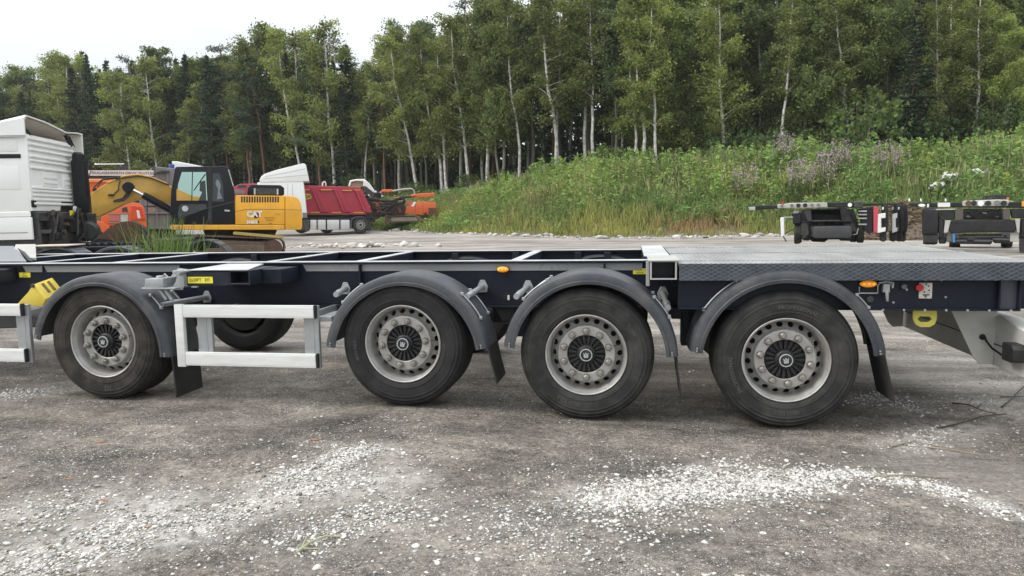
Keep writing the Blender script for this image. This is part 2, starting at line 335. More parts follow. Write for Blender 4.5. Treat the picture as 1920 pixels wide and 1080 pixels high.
# ------------------------------------------------------------------ loose pale gravel (uncountable)
ICO = np.array([(0, 0, 1), (.894, 0, .447), (.276, .851, .447), (-.724, .526, .447), (-.724, -.526, .447), (.276, -.851, .447), (.724, .526, -.447), (-.276, .851, -.447), (-.894, 0, -.447), (-.276, -.851, -.447), (.724, -.526, -.447), (0, 0, -1)])
ICF = np.array([(0, 1, 2), (0, 2, 3), (0, 3, 4), (0, 4, 5), (0, 5, 1), (1, 6, 2), (2, 7, 3), (3, 8, 4), (4, 9, 5), (5, 10, 1), (6, 7, 2), (7, 8, 3), (8, 9, 4), (9, 10, 5), (10, 6, 1), (11, 7, 6), (11, 8, 7), (11, 9, 8), (11, 10, 9), (11, 6, 10)])
def stones(P, size, cols, name, m, flat=.6):
    n = len(P); V = ICO[None]*(1+RNG.normal(0, .3, (n, 12, 1))); V = V*np.stack([RNG.uniform(.7, 1.25, n), RNG.uniform(.6, 1.0, n), RNG.uniform(.28, .6, n)*flat/.6], -1)[:, None]
    a = RNG.uniform(0, 6.28, n); t = RNG.normal(0, .35, n); c, s = np.cos(a), np.sin(a)
    V[..., 2] += V[..., 0]*t[:, None]*.4
    x = V[..., 0]*c[:, None]-V[..., 1]*s[:, None]; y = V[..., 0]*s[:, None]+V[..., 1]*c[:, None]
    V = np.stack([x, y, V[..., 2]], -1)*size[:, None, None]+P[:, None]
    Fc = (ICF[None]+12*np.arange(n)[:, None, None]).reshape(-1, 3)
    return fastmesh(name, V.reshape(-1, 3), Fc, m, np.repeat(cols, 12, 0))
pts = []; sz = []
NS = 24000
for pl, hw, sh, du in PL:
    k = int(NS*sh); L_ = [np.hypot(*(b-a)) for a, b in zip(pl[:-1], pl[1:])]; cum = np.concatenate([[0], np.cumsum(L_)])
    s = RNG.uniform(0, cum[-1], k); i = np.clip(np.searchsorted(cum, s)-1, 0, len(L_)-1); t = (s-cum[i])/np.array(L_)[i]
    A = np.array(pl)[i]; B = np.array(pl)[i+1]; q = A+(B-A)*t[:, None]+RNG.normal(0, 1, (k, 2))*hw*np.where(RNG.random(k) < .8, .68, 2.0)[:, None]
    q = q[fbm(q[:, 0]*5, q[:, 1]*5, 81) > RNG.uniform(.2, .5, len(q))]
    pts.append(q); sz.append(np.clip(RNG.lognormal(-4.98, .4, len(q)), .003, .017))
k = 16000; q = np.stack([RNG.uniform(-5, 7, k), 2+RNG.random(k)**1.3*9], -1)
keep = fbm(q[:, 0]*.9, q[:, 1]*.9, 91)+.22*(q[:, 0] < 1.2)*(q[:, 1] < 4.4) > RNG.uniform(.42, .78, k); q = q[keep]
pts.append(q); sz.append(np.clip(RNG.lognormal(-5.15, .5, len(q)), .002, .02))
q = np.concatenate(pts); sz = np.concatenate(sz)
P = np.concatenate([q, (G(q[:, 0], q[:, 1])+rough(q[:, 0], q[:, 1])+sz*.05+RNG.random(len(sz))*.003)[:, None]], 1)
b = RNG.uniform(.36, .72, len(P))[:, None]; cols = b*np.array([[1, .98, .93]]); dk = RNG.random(len(P)) < .2; cols[dk] *= np.array([.42, .38, .34])
M_STONE = mat('crushed_limestone', (.6, .6, .57), .85, var=.2, scale=60, attr='Col', bump=.3, bscale=120)
tag(link('gravel', stones(P, sz, cols, 'gravel', M_STONE)), 'pale crushed limestone gravel scattered in patches over the yard', 'gravel', kind='stuff')
# rubble along the foot of the bank
k = 420; x = RNG.uniform(-14, 14, k); y = YF(x)-.6+RNG.normal(0, .5, k); s = np.clip(RNG.lognormal(-2.6, .55, k), .03, .28)
P = np.stack([x, y, G(x, y)+s*.2], -1); c = RNG.uniform(.3, .6, k)[:, None]*np.array([[1, .96, .9]])
tag(link('rubble', stones(P, s, c, 'rubble', M_STONE)), 'pale broken stones along the foot of the grassy bank', 'rubble', kind='stuff')
k = 110; p0 = gp(730, 440); x = p0[0]+RNG.normal(0, 1.6, k)-1; y = p0[1]-1.0+RNG.normal(0, .5, k); s = np.clip(RNG.lognormal(-2.3, .5, k), .05, .3)
P = np.stack([x, y, G(x, y)+s*.2], -1); c = RNG.uniform(.35, .65, k)[:, None]*np.array([[1, .95, .88]])
tag(link('rubble', stones(P, s, c, 'rubble', M_STONE)), 'heap of pale rubble on the ground behind the truck wheel', 'rubble', kind='stuff')
# ------------------------------------------------------------------ main container trailer
D0, YFAR = 5.186, 7.694
TR = thing('container_trailer', 'dark navy container chassis trailer with four near wheels, grey mudguards and tread plate rear deck', 'trailer', (0.4, 6.44, 0))
TL = tuple(-c for c in TR.location)
def tp(mb, name, m, bevel=0, seg=1, parent=TR, **k): return mb.build(name, m, parent, bevel, seg, loc=TL if parent is TR else (0, 0, 0), **k)
RZ = 1.136; RY0, RY1 = 5.73, 7.31
for y0, s in ((RY0, 1), (RY1, 1)):
    m = MB(); m.box(-5.2, 4.28, y0+.04, y0+.055, .767, RZ-.016); m.box(-5.2, 2.05, y0, y0+.13, RZ-.016, RZ); m.box(-5.2, 4.28, y0, y0+.13, .753, .767); m.box(2.05, 4.28, y0, y0+.13, RZ-.06, RZ-.044)
    tp(m, 'frame_rail', M_NAVY, .002)
    m = MB(); m.box(-5.2, 2.05, y0+.001, y0+.129, RZ+.0005, RZ+.004); tp(m, 'flange_sheen', M_SKYSHEEN)  # thin pale plate added as the painted sky sheen of the flange
for x in (-4.7, -3.87, -3.0, -1.45, -.6, .78):
    m = MB(); m.box(x-.045, x+.045, RY0+.131, RY1-.001, RZ-.075, RZ-.004); m.box(x-.004, x+.004, RY0+.06, RY1, RZ-.28, RZ-.075); tp(m, 'crossmember', M_NAVY2, .004); m = MB(); m.box(x-.044, x+.044, RY0+.132, RY1-.002, RZ-.0035, RZ+.001); tp(m, 'flange_sheen', M_SKYSHEEN)  # crossmember tops get the same added pale sheet for sky sheen
for x in (-4.2, -2.4, -1.75, -.1, .55, 1.5, 1.2):
    m = MB(); m.box(x-.035, x+.035, RY1-.012, RY1+.039, .77, RZ-.02); tp(m, 'gusset', M_NAVY2, .003)
for x in (-.55, 1.52):
    m = MB(); m.box(x, x+.015, RY0-.01, RY0+.039, .77, RZ-.02); tp(m, 'gusset', M_NAVY, .002)
for a, b in ((-3.86, -3.655), (-3.635, -2.25), (-1.07, 1.83)):
    m = MB(); k = .03; m.prism([(a+k, 1.058), (b-k*.2, 1.058), (b, 1.117), (a, 1.117)], RY0+.030, RY0+.0395); tp(m, 'reflective_tape', M_TAPE)
for x0, x1 in ((-2.9, .3), (-1.3, 1.0)):    # air lines along the web
    pass
# bolster arms: open box tubes reaching out to the trailer's edge
def arm(x0, x1, y0, z0, z1, name='bolster_arm'):
    m = MB(); t = .012
    m.box(x0, x1, y0, RY0+.039, z1-t, z1); m.box(x0, x1, y0, RY0+.039, z0, z0+t); m.box(x0, x0+t, y0+.001, RY0+.039, z0+t, z1-t); m.box(x1-t, x1, y0+.001, RY0+.039, z0+t, z1-t); m.box(x0+t, x1-t, y0+.16, y0+.17, z0+t, z1-t)
    return tp(m, name, M_NAVY2, .002)
a = arm(1.875, 2.06, 5.2, 1.035, 1.166)
m = MB(); m.box(1.86, 2.085, 5.187, 5.74, 1.167, 1.178); tp(m, 'bolster_plate_or_sheen', M_GREY, .002)
m = MB(); m.box(1.873, 2.062, 5.193, 5.199, 1.036, 1.046); m.box(1.873, 1.885, 5.193, 5.199, 1.046, 1.166); m.box(2.05, 2.062, 5.193, 5.199, 1.046, 1.166); tp(m, 'bolster_end_frame', M_GREY)
m = MB(); m.box(1.845, 1.872, 5.22, 5.25, .985, 1.165); tp(m, 'locking_handle', M_GALV, .004)
m = MB(); m.box(1.84, 2.05, RY0+.131, 7.6, RZ-.09, RZ+.026); tp(m, 'rear_bolster', M_NAVY2, .004); m = MB(); m.box(1.842, 2.048, RY0+.133, 7.59, RZ+.0265, RZ+.03); tp(m, 'bolster_plate_or_sheen', M_SKYSHEEN)  # pale sheet on the bolster carries painted sky sheen
m = MB(); m.box(2.052, 2.2, 5.6, 7.5, RZ-.2, RZ-.05); tp(m, 'rear_crossbeam', M_NAVY, .004)
# middle arm with twist lock
m = MB(); m.box(-1.83, -1.45, 5.23, RY0+.039, .985, 1.105); tp(m, 'bolster_arm', M_NAVY2, .006)
arm(-1.449, -1.27, 5.225, .995, 1.11)
m = MB(); m.loft([(-1.81, 5.222, 1.1115), (-1.28, 5.222, 1.1115), (-1.28, 5.222, 1.117), (-1.81, 5.222, 1.117)], [(-1.76, 5.729, 1.118), (-1.42, 5.729, 1.118), (-1.42, 5.729, 1.13), (-1.76, 5.729, 1.13)]); tp(m, 'arm_top_sheen', M_SKYSHEEN)  # arm top is pale to imitate reflected sky
m = MB(); m.box(-1.268, -1.10, 5.42, RY0+.039, .985, 1.105); tp(m, 'arm_gusset', M_NAVY, .004)
m = MB(); m.box(-1.77, -1.72, 5.2, 5.229, .975, .985); tp(m, 'arm_bolt', M_GALV)
TWX, TWY, TWZ = -2.0, 5.24, 1.0
m = MB()
m.box(-2.17, -1.87, 5.13, 5.36, .968, .98); m.prism([(-2.15, .98), (-1.98, .98), (-1.98, 1.055), (-2.14, 1.05)], 5.145, 5.33)
m.prism([(-2.02, .98), (-1.9, .98), (-1.9, 1.11), (-1.98, 1.12), (-2.05, 1.06)], 5.35, 5.372); m.box(-1.96, -1.835, 5.24, 5.37, 1.085, 1.11)
m.prism([(-1.97, .955), (-1.85, .955), (-1.832, .99), (-1.832, 1.12), (-1.87, 1.12), (-1.91, 1.02)], 5.2, 5.212)
tw = tp(m, 'twist_lock', M_GALV, .006, 2)
MB().lathe([(.0005, -.012), (.03, -.012), (.034, 0), (.0005, .002)], 16, (0, 0, 0), Matrix.Translation((-2.065, 5.235, 1.057)) @ Matrix.Rotation(-math.pi/2, 4, 'X')).build('lock_cone', M_GALV, tw)
MB().cyl((-1.85, 5.2, 1.1), .024, -.05, .02).build('lock_knob', M_GALV, tw, .004)
MB().tube([(-2.02, 5.2, 1.06), (-1.97, 5.16, 1.09), (-1.94, 5.16, 1.06)], .006).build('lock_lever', M_GALV, tw)
for i, (sx, sz_) in enumerate(((-2.01, .92), (-1.96, .915))):
    m = MB(); m.box(sx-.012, sx+.012, 5.17, 5.19, sz_-.05, sz_+.045, Matrix.Translation((sx, 5.18, sz_)) @ Matrix.Rotation(-.6, 4, 'Y') @ Matrix.Translation((-sx, -5.18, -sz_))); tp(m, 'clamp_strap', M_GALV, .002)
m = MB(); m.box(-4.55, -3.94, 5.3, RY0+.039, .97, 1.098); tp(m, 'bolster_arm', M_NAVY2, .008)
# gooseneck plate between the rails at the front
A = [aty(50, 489, 5.95), aty(26, 461, 7.28)]
m = MB(); p0, p1 = A; m.add([(p0[0], p0[1], p0[2]), (p1[0], p1[1], p1[2]), (-6.6, p1[1], p1[2]), (-6.6, p0[1], p0[2]), (p0[0], p0[1], p0[2]-.06), (p1[0], p1[1], p1[2]-.06), (-6.6, p1[1], p1[2]-.06), (-6.6, p0[1], p0[2]-.06)],
     [(0, 1, 2, 3), (7, 6, 5, 4), (0, 4, 5, 1), (1, 5, 6, 2), (2, 6, 7, 3), (3, 7, 4, 0)]); tp(m, 'neck_plate', mat('worn_grey_plate', (.16, .17, .19), .4, var=.2, dirt=((.3, .29, .28), .4, 3.)), .004)
m = MB(); m.loft([(p0[0]+.02, p0[1], p0[2]-.07), (p0[0]+.07, p0[1], p0[2]-.07), (p0[0]+.07, p0[1], p0[2]-.01), (p0[0]+.02, p0[1], p0[2]+.006)], [(p1[0]+.02, p1[1], p1[2]-.07), (p1[0]+.09, p1[1], p1[2]-.07), (p1[0]+.09, p1[1], p1[2]-.01), (p1[0]+.02, p1[1], p1[2]+.006)]); tp(m, 'neck_edge', M_NAVY)
m = MB(); q0 = aty(68, 483, 6.4); q1 = aty(32, 458, 7.29); m.loft([(q0[0]-.3, q0[1], q0[2]-.03), (q0[0], q0[1], q0[2]-.03), (q0[0], q0[1], q0[2]), (q0[0]-.3, q0[1], q0[2])], [(q1[0]-.02, q1[1], q1[2]-.03), (q1[0]+.25, q1[1], q1[2]-.03), (q1[0]+.25, q1[1], q1[2]), (q1[0]-.02, q1[1], q1[2])]); tp(m, 'neck_side_plate', M_GREY, .003)
# rear deck: ribbed plates, tread-plate skirt
DZ = 1.148; DX0, DX1 = 2.075, 4.46
strips = ((D0, 5.47), (5.475, 6.43), (6.435, 7.4), (7.405, YFAR))
for a, b in strips:
    m = MB(); m.box(DX0, DX1, a, b, DZ-.012, DZ)
    n = int((DX1-DX0-.12)/.034)
    for i in range(n):
        x = DX0+.09+i*.034; m.prism([(x-.006, DZ-.001), (x+.006, DZ-.001), (x+.003, DZ+.005), (x-.003, DZ+.005)], a+.02, b-.02)
    tp(m, 'deck_plate', M_DECK)
for y in (5.4725, 6.4325, 7.4025):
    m = MB(); m.box(DX0, DX1, y-.008, y+.008, DZ-.001, DZ+.008); tp(m, 'deck_seam', M_DECK, .002)
m = MB(); m.box(DX0+.002, DX1, D0-.006, D0-.001, 1.03, DZ+.002); sk = tp(m, 'deck_skirt', M_TREAD)
m = MB(); dx, dz = .056, .0285
z0, z1 = 1.032, DZ-.002; h = z1-z0; run = h*dx/dz
x = DX0-run
while x < DX1:
    for s in (1, -1):
        pa, pb = (x, z0), (x+run, z1)
        if s < 0: pa, pb = (x, z1), (x+run, z0)
        t0 = max(0, (DX0+.005-pa[0])/(run)); t1 = min(1, (DX1-.005-pa[0])/run)
        if t1 > t0:
            q0 = (pa[0]+run*t0, pa[1]+(pb[1]-pa[1])*t0); q1 = (pa[0]+run*t1, pa[1]+(pb[1]-pa[1])*t1)
            w_ = .0016; yy = D0-.0085 if s > 0 else D0-.0088
            m.add([(q0[0], yy, q0[1]-w_), (q1[0], yy, q1[1]-w_), (q1[0], yy, q1[1]+w_), (q0[0], yy, q0[1]+w_), (q0[0], D0-.0055, q0[1]-w_*2), (q1[0], D0-.0055, q1[1]-w_*2), (q1[0], D0-.0055, q1[1]+w_*2), (q0[0], D0-.0055, q0[1]+w_*2)],
                  [(0, 1, 2, 3), (4, 5, 1, 0), (3, 2, 6, 7)])
    x += dx
m.build('tread_pattern', M_TREADLINE, sk)
m = MB(); m.box(DX0, 4.31, 5.25, 5.262, .828, 1.029); m.box(DX0, 4.31, 5.2, 5.25, .82, .828); m.box(4.298, 4.31, 5.2, 5.249, .829, 1.03); m.box(4.18, 4.19, 5.21, 5.249, .829, 1.03)
pn = tp(m, 'side_panel', M_NAVY, .002)
m = MB(); m.box(4.19, 4.297, 5.236, 5.249, .83, 1.028); m.build('end_plate', mat('slate_paint', (.05, .055, .07), .4), pn)
m = MB(); m.box(4.31, 4.46, 5.25, 7.6, .83, 1.13); tp(m, 'rear_beam', M_NAVY, .004)
m = MB(); m.box(2.1, 4.3, 5.3, 7.6, 1.04, 1.13); tp(m, 'deck_frame', M_NAVY)
for x in np.linspace(3.45, 4.25, 7):
    MB().cyl((x, 5.2, .8245), .008, -.006, 0, 8).build('bolt', M_GALV, pn)
for px, py in ((1736, 525), (1765, 525), (1867, 525), (1675, 567), (1700, 543), (1773, 557)):
    p = aty(px, py, 5.248); MB().cyl((p[0], 5.25, p[2]), .008, -.006, 0, 8).build('bolt', M_GALV, pn)
# small fittings on the panel
def lamp(px, py, Y, sx=1.):
    p = aty(px, py, Y); root = MB(); root.prism([(p[0]+.064*math.cos(a)*sx, p[2]+.03*math.sin(a)) for a in np.linspace(0, 6.283, 25)[:-1]], Y-.012, Y); o = tp(root, 'marker_lamp', M_BLACK, .003)
    m = MB(); M = Matrix.Translation((p[0], Y-.012, p[2])) @ Matrix.Diagonal((sx*.056, .018, .024, 1))
    m.lathe([(1, 0), (.93, -.45), (.72, -.8), (.4, -.97), (.001, -1)], 24, M=M); m.build('lens', M_AMBER, o, ang=60)
    for dx_ in (-.04, .0, .04):
        MB().cyl((p[0]+dx_*sx*.8, Y-.03, p[2]), .006, -.002, .002, 8).build('reflector', mat('bright_amber', (1, .62, .08), .2, emit=((1, .55, .05), .35)), o)
    return o
lamp(943, 505, RY0-.002, .9); lamp(1627, 532, 5.247)
m = MB(); p = aty(1627, 548, 5.248); m.tube([(p[0]+dx_, 5.235, p[2]+dz_) for dx_, dz_ in ((-.06, .04), (-.06, -.005), (.06, -.005), (.06, .05), (.08, .07), (.14, .07), (.155, .03))], .005); tp(m, 'lamp_guard', M_GALV)
p = aty(1660, 545, 5.24); m = MB(); m.box(p[0]-.022, p[0]+.022, 5.215, 5.25, p[2]-.01, p[2]+.05); m.tube([(p[0], 5.21, p[2]), (p[0]+.003, 5.2, p[2]-.07)], [.013, .009]); m.tube([(p[0]-.05, 5.225, p[2]+.055), (p[0]+.0, 5.225, p[2]+.065), (p[0]+.045, 5.225, p[2]+.055), (p[0]+.04, 5.225, p[2]+.02)], .008); tp(m, 'valve_lever', M_GALV, .003)
p = aty(1694, 537, 5.245); tp(MB().cyl((p[0], 5.25, p[2]), .018, -.025, 0, 14), 'valve_button', mat('grey_plastic', (.12, .12, .13), .4), .003)
p = aty(1723, 539, 5.24); tp(MB().cyl((p[0], 5.25, p[2]), .025, -.03, 0, 14), 'shunt_button', M_RED, .004)
p = aty(1735, 544, 5.245); m = MB(); m.box(p[0]-.042, p[0]+.042, 5.236, 5.25, p[2]-.058, p[2]+.052); o = tp(m, 'valve_plate', mat('cream_plate', (.62, .58, .54), .5, var=.2, scale=40, dirt=((.3, .2, .17), .6, 30.)), .012, 2)
for dx_, dz_ in ((-.02, .02), (.015, .03), (.02, 0), (-.01, -.012), (.0, .042)):
    MB().cyl((p[0]+dx_, 5.236, p[2]+dz_), .006, -.003, .001, 8).build('screw', M_STEEL, o)
MB().tube([(p[0]-.02, 5.23, p[2]-.03), (p[0]+.02, 5.23, p[2]-.03)], .004).tube([(p[0], 5.23, p[2]-.03), (p[0], 5.23, p[2]-.05)], .004).build('handle', M_STEEL, o)
# yellow towing eye
A = [aty(x, y, 5.3) for x, y in ((1712, 581), (1757, 581), (1757, 598), (1753, 608), (1744, 613.5), (1726, 613.5), (1716, 608), (1712, 597))]
B = [aty(1734+13*math.cos(a), 598+6.5*math.sin(a), 5.3) for a in np.radians([225, 315, 360, 20, 60, 120, 160, 180])]
outer = [(q[0], q[2]) for q in A]; inner = [(q[0], q[2]) for q in B]; n = len(outer)
vs_ = [(x, 5.3, z) for x, z in outer+inner]+[(x, 5.325, z) for x, z in outer+inner]
fs_ = []
for i in range(n):
    j = (i+1) % n; fs_ += [(i, i+n, j+n, j), (j+2*n, j+3*n, i+3*n, i+2*n), (i, j, j+2*n, i+2*n), (j+n, i+n, i+3*n, j+3*n)]
m = MB(); m.add(vs_, fs_); tp(m, 'towing_eye', mat('pale_yellow_paint', (.72, .66, .12), .5, var=.08, dirt=((.35, .3, .15), .35, 10.)), .002)
# rear underrun bumper
M_PALE = mat('pale_grey_paint', (.56, .56, .53), .5, var=.08, bump=.05, bscale=90, dirt=((.3, .27, .23), .4, 3.))
def pl_y(pxs, Y): return [(float(q[0]), float(q[2])) for q in (aty(x, y, Y) for x, y in pxs)]
br = pl_y([(1784, 583), (1871, 583), (1862, 682), (1838, 683), (1826, 672)], 5.56)
BX = aty(1864, 640, 5.56)[0]
m = MB(); m.prism(br, 5.56, 5.575); tp(m, 'underrun_bracket', M_PALE, .003)
m = MB(); m.box(BX+.004, BX+.14, 5.5, 7.62, .375, .74); bm_ = tp(m, 'underrun_beam', M_PALE, .01, 2)
m = MB(); m.loft([(BX+.001, 5.499, .375), (BX+.14, 5.499, .375), (BX+.14, 5.499, .74), (BX+.001, 5.499, .74)], [(BX+.001, 4.7, .375), (BX+.14, 4.7, .375), (BX+.14, 4.7, .62), (BX+.001, 4.7, .62)]); m.build('beam_end', M_PALE, bm_, .006, loc=(0, 0, 0))
for z, in ((.53,),):
    m = MB(); m.box(BX-.0025, BX+.0005, 4.7, 7.6, z, z+.008); m.build('beam_crease', M_STEEL, bm_)
br2 = [(x-.02, z) for x, z in br]; m = MB(); m.prism(br2, 7.25, 7.265); tp(m, 'underrun_bracket', M_PALE, .003)
p = aty(1886, 645, 5.3); m = MB(); m.prism([(5.27, .60), (5.15, .60), (5.12, .57), (5.12, .50), (5.15, .478), (5.27, .478)], BX-.085, BX, 'x'); bx = tp(m, 'tail_lamp_box', M_BLACK, .008, 2)
m = MB(); m.tube([(BX-.07, 5.545, .58), (BX-.07, 5.52, .56), (BX-.06, 5.46, .52), (BX-.04, 5.36, .49), (BX-.04, 5.26, .475), (BX-.045, 5.2, .485)], .008); tp(m, 'lamp_cable', M_RUBBER)
m = MB(); m.cyl((BX-.08, 5.558, .582), .022, -.004, .001, 14); tp(m, 'cable_grommet', M_RUBBER)
# side guards
def guard(xl, xr, left_post, posts, endx):
    for z0, z1 in ((.735, .835), (.338, .448)):
        m = MB(); m.box(xl, xr-.012, D0-.008, D0+.022, z0, z1); m.box(xl, xr-.013, D0-.0105, D0-.0075, z0+.012, z1-.012)
        o = tp(m, 'guard_rail', M_ALU, .004); m = MB(); m.box(xr-.012, xr+.004, D0-.012, D0+.026, z0-.003, z1+.003); m.build('end_cap', M_BLACK, o, .003)
    if left_post:
        m = MB(); m.box(xl-.075, xl-.002, D0-.012, D0+.03, .325, .84); tp(m, 'guard_end_post', M_ALU, .006, 2)
    for x in posts:
        m = MB(); m.box(x, x+.085, D0+.024, D0+.03, .325, .83); m.box(x+.085, x+.125, D0+.026, D0+.06, .325, .83); m.box(x+.02, x+.05, D0+.03, RY0+.03, .72, .77)
        tp(m, 'guard_post', M_GALV, .004)
guard(-1.845, -.705, True, (-1.745, -.82), 0)
guard(-5.3, -3.345, False, (-3.44,), 0)
m = MB(); m.box(-.70, -.60, D0+.06, RY0+.03, .70, .74); tp(m, 'guard_strut', M_GALV, .004)
m = MB(); m.box(-3.3, -3.12, 5.4, 5.44, .66, .70); tp(m, 'guard_strut', M_GALV, .004)
# wheel chock in its holder
fr = [aty(x, y, 5.42) for x, y in ((28, 574), (40, 561), (52, 548), (62, 533), (73, 546), (85, 561), (80, 574))]
dv = aty(98, 520, 5.62)-aty(62, 533, 5.42)
m = MB(); m.loft([tuple(q) for q in fr], [tuple(q+dv) for q in fr]); ck = tp(m, 'wheel_chock', M_YELLOW, .008, 2)
for t in (.38, .68):
    a0 = fr[3]+dv*t+(fr[5]-fr[3])*.15; a1 = fr[3]+dv*t+(fr[5]-fr[3])*.72; nrm = np.cross(dv, fr[5]-fr[3]); nrm = nrm/np.linalg.norm(nrm)
    if nrm[1] > 0: nrm = -nrm
    MB().tube([a0+nrm*.0, a1+nrm*.0], .014, 8).build('chock_slot', mat('dark_yellow', (.16, .11, .02), .7), ck)
q = fr[3]+np.array([0, -.004, -.012]); MB().cyl(tuple(q), .018, -.012, .003, 12).build('chock_bolt', M_STEEL, ck)
# decals
def sticker(px0, px1, py0, py1, Y, lines):
    a = aty(px0, py1, Y); b_ = aty(px1, py0, Y); m = MB(); m.box(a[0], b_[0], Y-.004, Y-.001, a[2], b_[2]); o = tp(m, 'decal', M_STICK)
    H = b_[2]-a[2]; n = len(lines)
    for i, (tx, xo, sx) in enumerate(lines):
        z = a[2]+H*(n-i-.5)/n if xo is None else a[2]+H*.5
        x = (a[0]+b_[0])/2 if xo is None else a[0]+(b_[0]-a[0])*xo
        text(tx, H*(.78/n if xo is None else .72), M_BLACK, o, (x, Y-.0045, z), .0008, .0, sx=sx)
sticker(353, 399, 519, 531, 5.228, [('2x20FT', .3, .95), ('20 FT', .78, .5)])
sticker(37, 57, 511, 520, RY0+.037, [('20 FT', None, 1), ('CENTRAL', None, .8)])
sticker(1187, 1212, 503, 514, RY0+.037, [('30 FT', None, 1), ('CENTRAL', None, .8)])
# ------------------------------------------------------------------ wheels
def torus_ring(prof, n): return MB().lathe(prof, n)
ty = [(.292, .03), (.302, .006), (.318, -.008), (.340, -.0135), (.343, -.0165), (.349, -.0165), (.352, -.0145), (.385, -.019), (.41, -.0195), (.413, -.022), (.4185, -.022), (.421, -.0185), (.436, -.0165), (.439, -.0185), (.444, -.018), (.447, -.013), (.463, -.002), (.467, -.004), (.472, .0), (.474, .006), (.486, .022), (.4945, .042)]
for y in (.085, .15, .215, .28):
    ty += [(.4995, y-.012), (.4995, y-.006), (.488, y-.0045), (.488, y+.0045), (.4995, y+.006)]
ty += [(.4995, .315), (.4945, .325), (.48, .345), (.44, .375), (.38, .382), (.33, .37), (.292, .33)]
TYRE = MB().lathe(ty, 72).mesh('tyre', M_TYRE, ang=28)
rm = [(.304, .012), (.3035, -.003), (.2985, -.008), (.2915, -.004), (.2885, .006), (.284, .02), (.279, .027), (.275, .045), (.271, .09), (.268, .128)]
m = MB().lathe(rm, 64)
# ring with twenty hand holes
def holes(m, r0, y0, r1, y1, n=20, k=16):
    for i in range(n):
        ac = 2*math.pi*i/n; hw = math.pi/n; bd = []; el = []
        for j in range(k):
            q = 2*math.pi*j/k; cx, cy = math.cos(q), math.sin(q); mxv = max(abs(cx), abs(cy)); bx_, by_ = cx/mxv, cy/mxv
            bd.append((ac+hw*bx_, .5+.5*by_)); el.append((ac+hw*.58*cx, .5+.40*cy))
        def P(a, t, d=0): r = r0+(r1-r0)*t; return (r*math.cos(a), y0+(y1-y0)*t+d, r*math.sin(a))
        vs = [P(*p) for p in bd]+[P(*p) for p in el]+[P(p[0], p[1], .02) for p in el]
        m.add(vs, [(j, (j+1) % k, (j+1) % k+k, j+k) for j in range(k)]+[(j+k, (j+1) % k+k, (j+1) % k+2*k, j+2*k) for j in range(k)])
holes(m, .222, .082, .268, .128)
m.lathe([(.222, .082), (.217, .058), (.212, .04), (.206, .035), (.147, .035), (.1425, .039), (.1425, .08)], 64)
RIM = m.mesh('rim', M_RIM, ang=32)
m = MB(); m.cyl((0, 0, 0), .045, .12, .18, 24); m.lathe([(.0005, .155), (.262, .155), (.262, .36), (.0005, .36)], 40); WHUB = m.mesh('wheel', mat('brake_drum_black', (.012, .011, .01), .8))
m = MB(); m.lathe([(.0005, .072), (.141, .072), (.141, .05)], 40); m.lathe([(.0005, .02), (.056, .016), (.07, .03), (.076, .071)], 32)
for i in range(20):
    a = 2*math.pi*(i+.5)/20; M = Matrix.Rotation(a, 4, 'Y')
    m.prism([(.062, -.0075), (.132, -.0105), (.139, -.004), (.139, .004), (.132, .0105), (.062, .0075)], .046, .0715, 'y', M)
HUB = m.mesh('hub_cover', M_BLACK, .002)
m = MB(); m.lathe([(.0005, -.004), (.034, -.004), (.05, .001), (.056, .012), (.056, .022)], 32); CAP = m.mesh('hub_cap', mat('hub_cap_black', (.022, .023, .026), .38))
m = MB(); m.lathe([(.040, .0), (.040, -.0062), (.0465, -.0055), (.0465, .002)], 40)
for x, z, w_, h_ in ((0, -.016, .03, .008), (-.012, -.002, .009, .022), (.012, -.002, .009, .022), (0, .004, .008, .026), (-.017, .011, .004, .008), (.017, .011, .004, .008), (0, -.007, .016, .006)):
    m.box(x-w_/2, x+w_/2, -.0065, -.002, z-h_/2, z+h_/2)
EMB = m.mesh('hub_emblem', mat('emblem_grey', (.42, .43, .44), .45))
m = MB(); m.lathe([(.0005, -.004), (.0105, -.004), (.0135, .0), (.0135, .012), (.0185, .018), (.0185, .036)], 6); m.lathe([(.0235, .036), (.0235, .0455)], 16); m.add([(0, 0, 0)]*0, [])
m.lathe([(.0185, .036), (.0235, .036)], 16); NUT = m.mesh('wheel_nut', mat('nut_steel', (.3, .29, .27), .45, metal=.5, dirt=((.2, .15, .1), .4, 40.)))
VALVE = MB().tube([(.2, .05, .06), (.22, .03, .07), (.235, .02, .075)], .005, 6).mesh('valve', M_BLACK)
def wheel(x, y, z, ang, flip=False, full=True, words=(), tm=None):
    o = link('wheel', WHUB, TR, (x+TL[0], y+TL[1], z), (0, ang, math.pi if flip else 0))
    t_ = link('tyre', TYRE, o); link('rim', RIM, o); t_.material_slots[0].link = 'OBJECT'; t_.material_slots[0].material = tm or M_TYRE
    if full:
        link('hub_cover', HUB, o); link('hub_cap', CAP, o); link('hub_emblem', EMB, o); link('valve', VALVE, o)
        for i in range(10):
            a = 2*math.pi*(i+.5)/10; link('wheel_nut', NUT, o, (.174*math.cos(a), -.008, .174*math.sin(a)), (0, -a, 0), (1.25, 1, 1.25))
    for t, sz, r, a in words:
        text(t, sz, mat('tyre_lettering', (.095, .09, .085), .8), o, (0, -.0185, 0), .0025, 0, (r, math.radians(a)), name='sidewall_lettering')
    return o
WX = (-2.598, 0, 1.41, 2.82); WZ = (.522, .5395, .477, .4615)
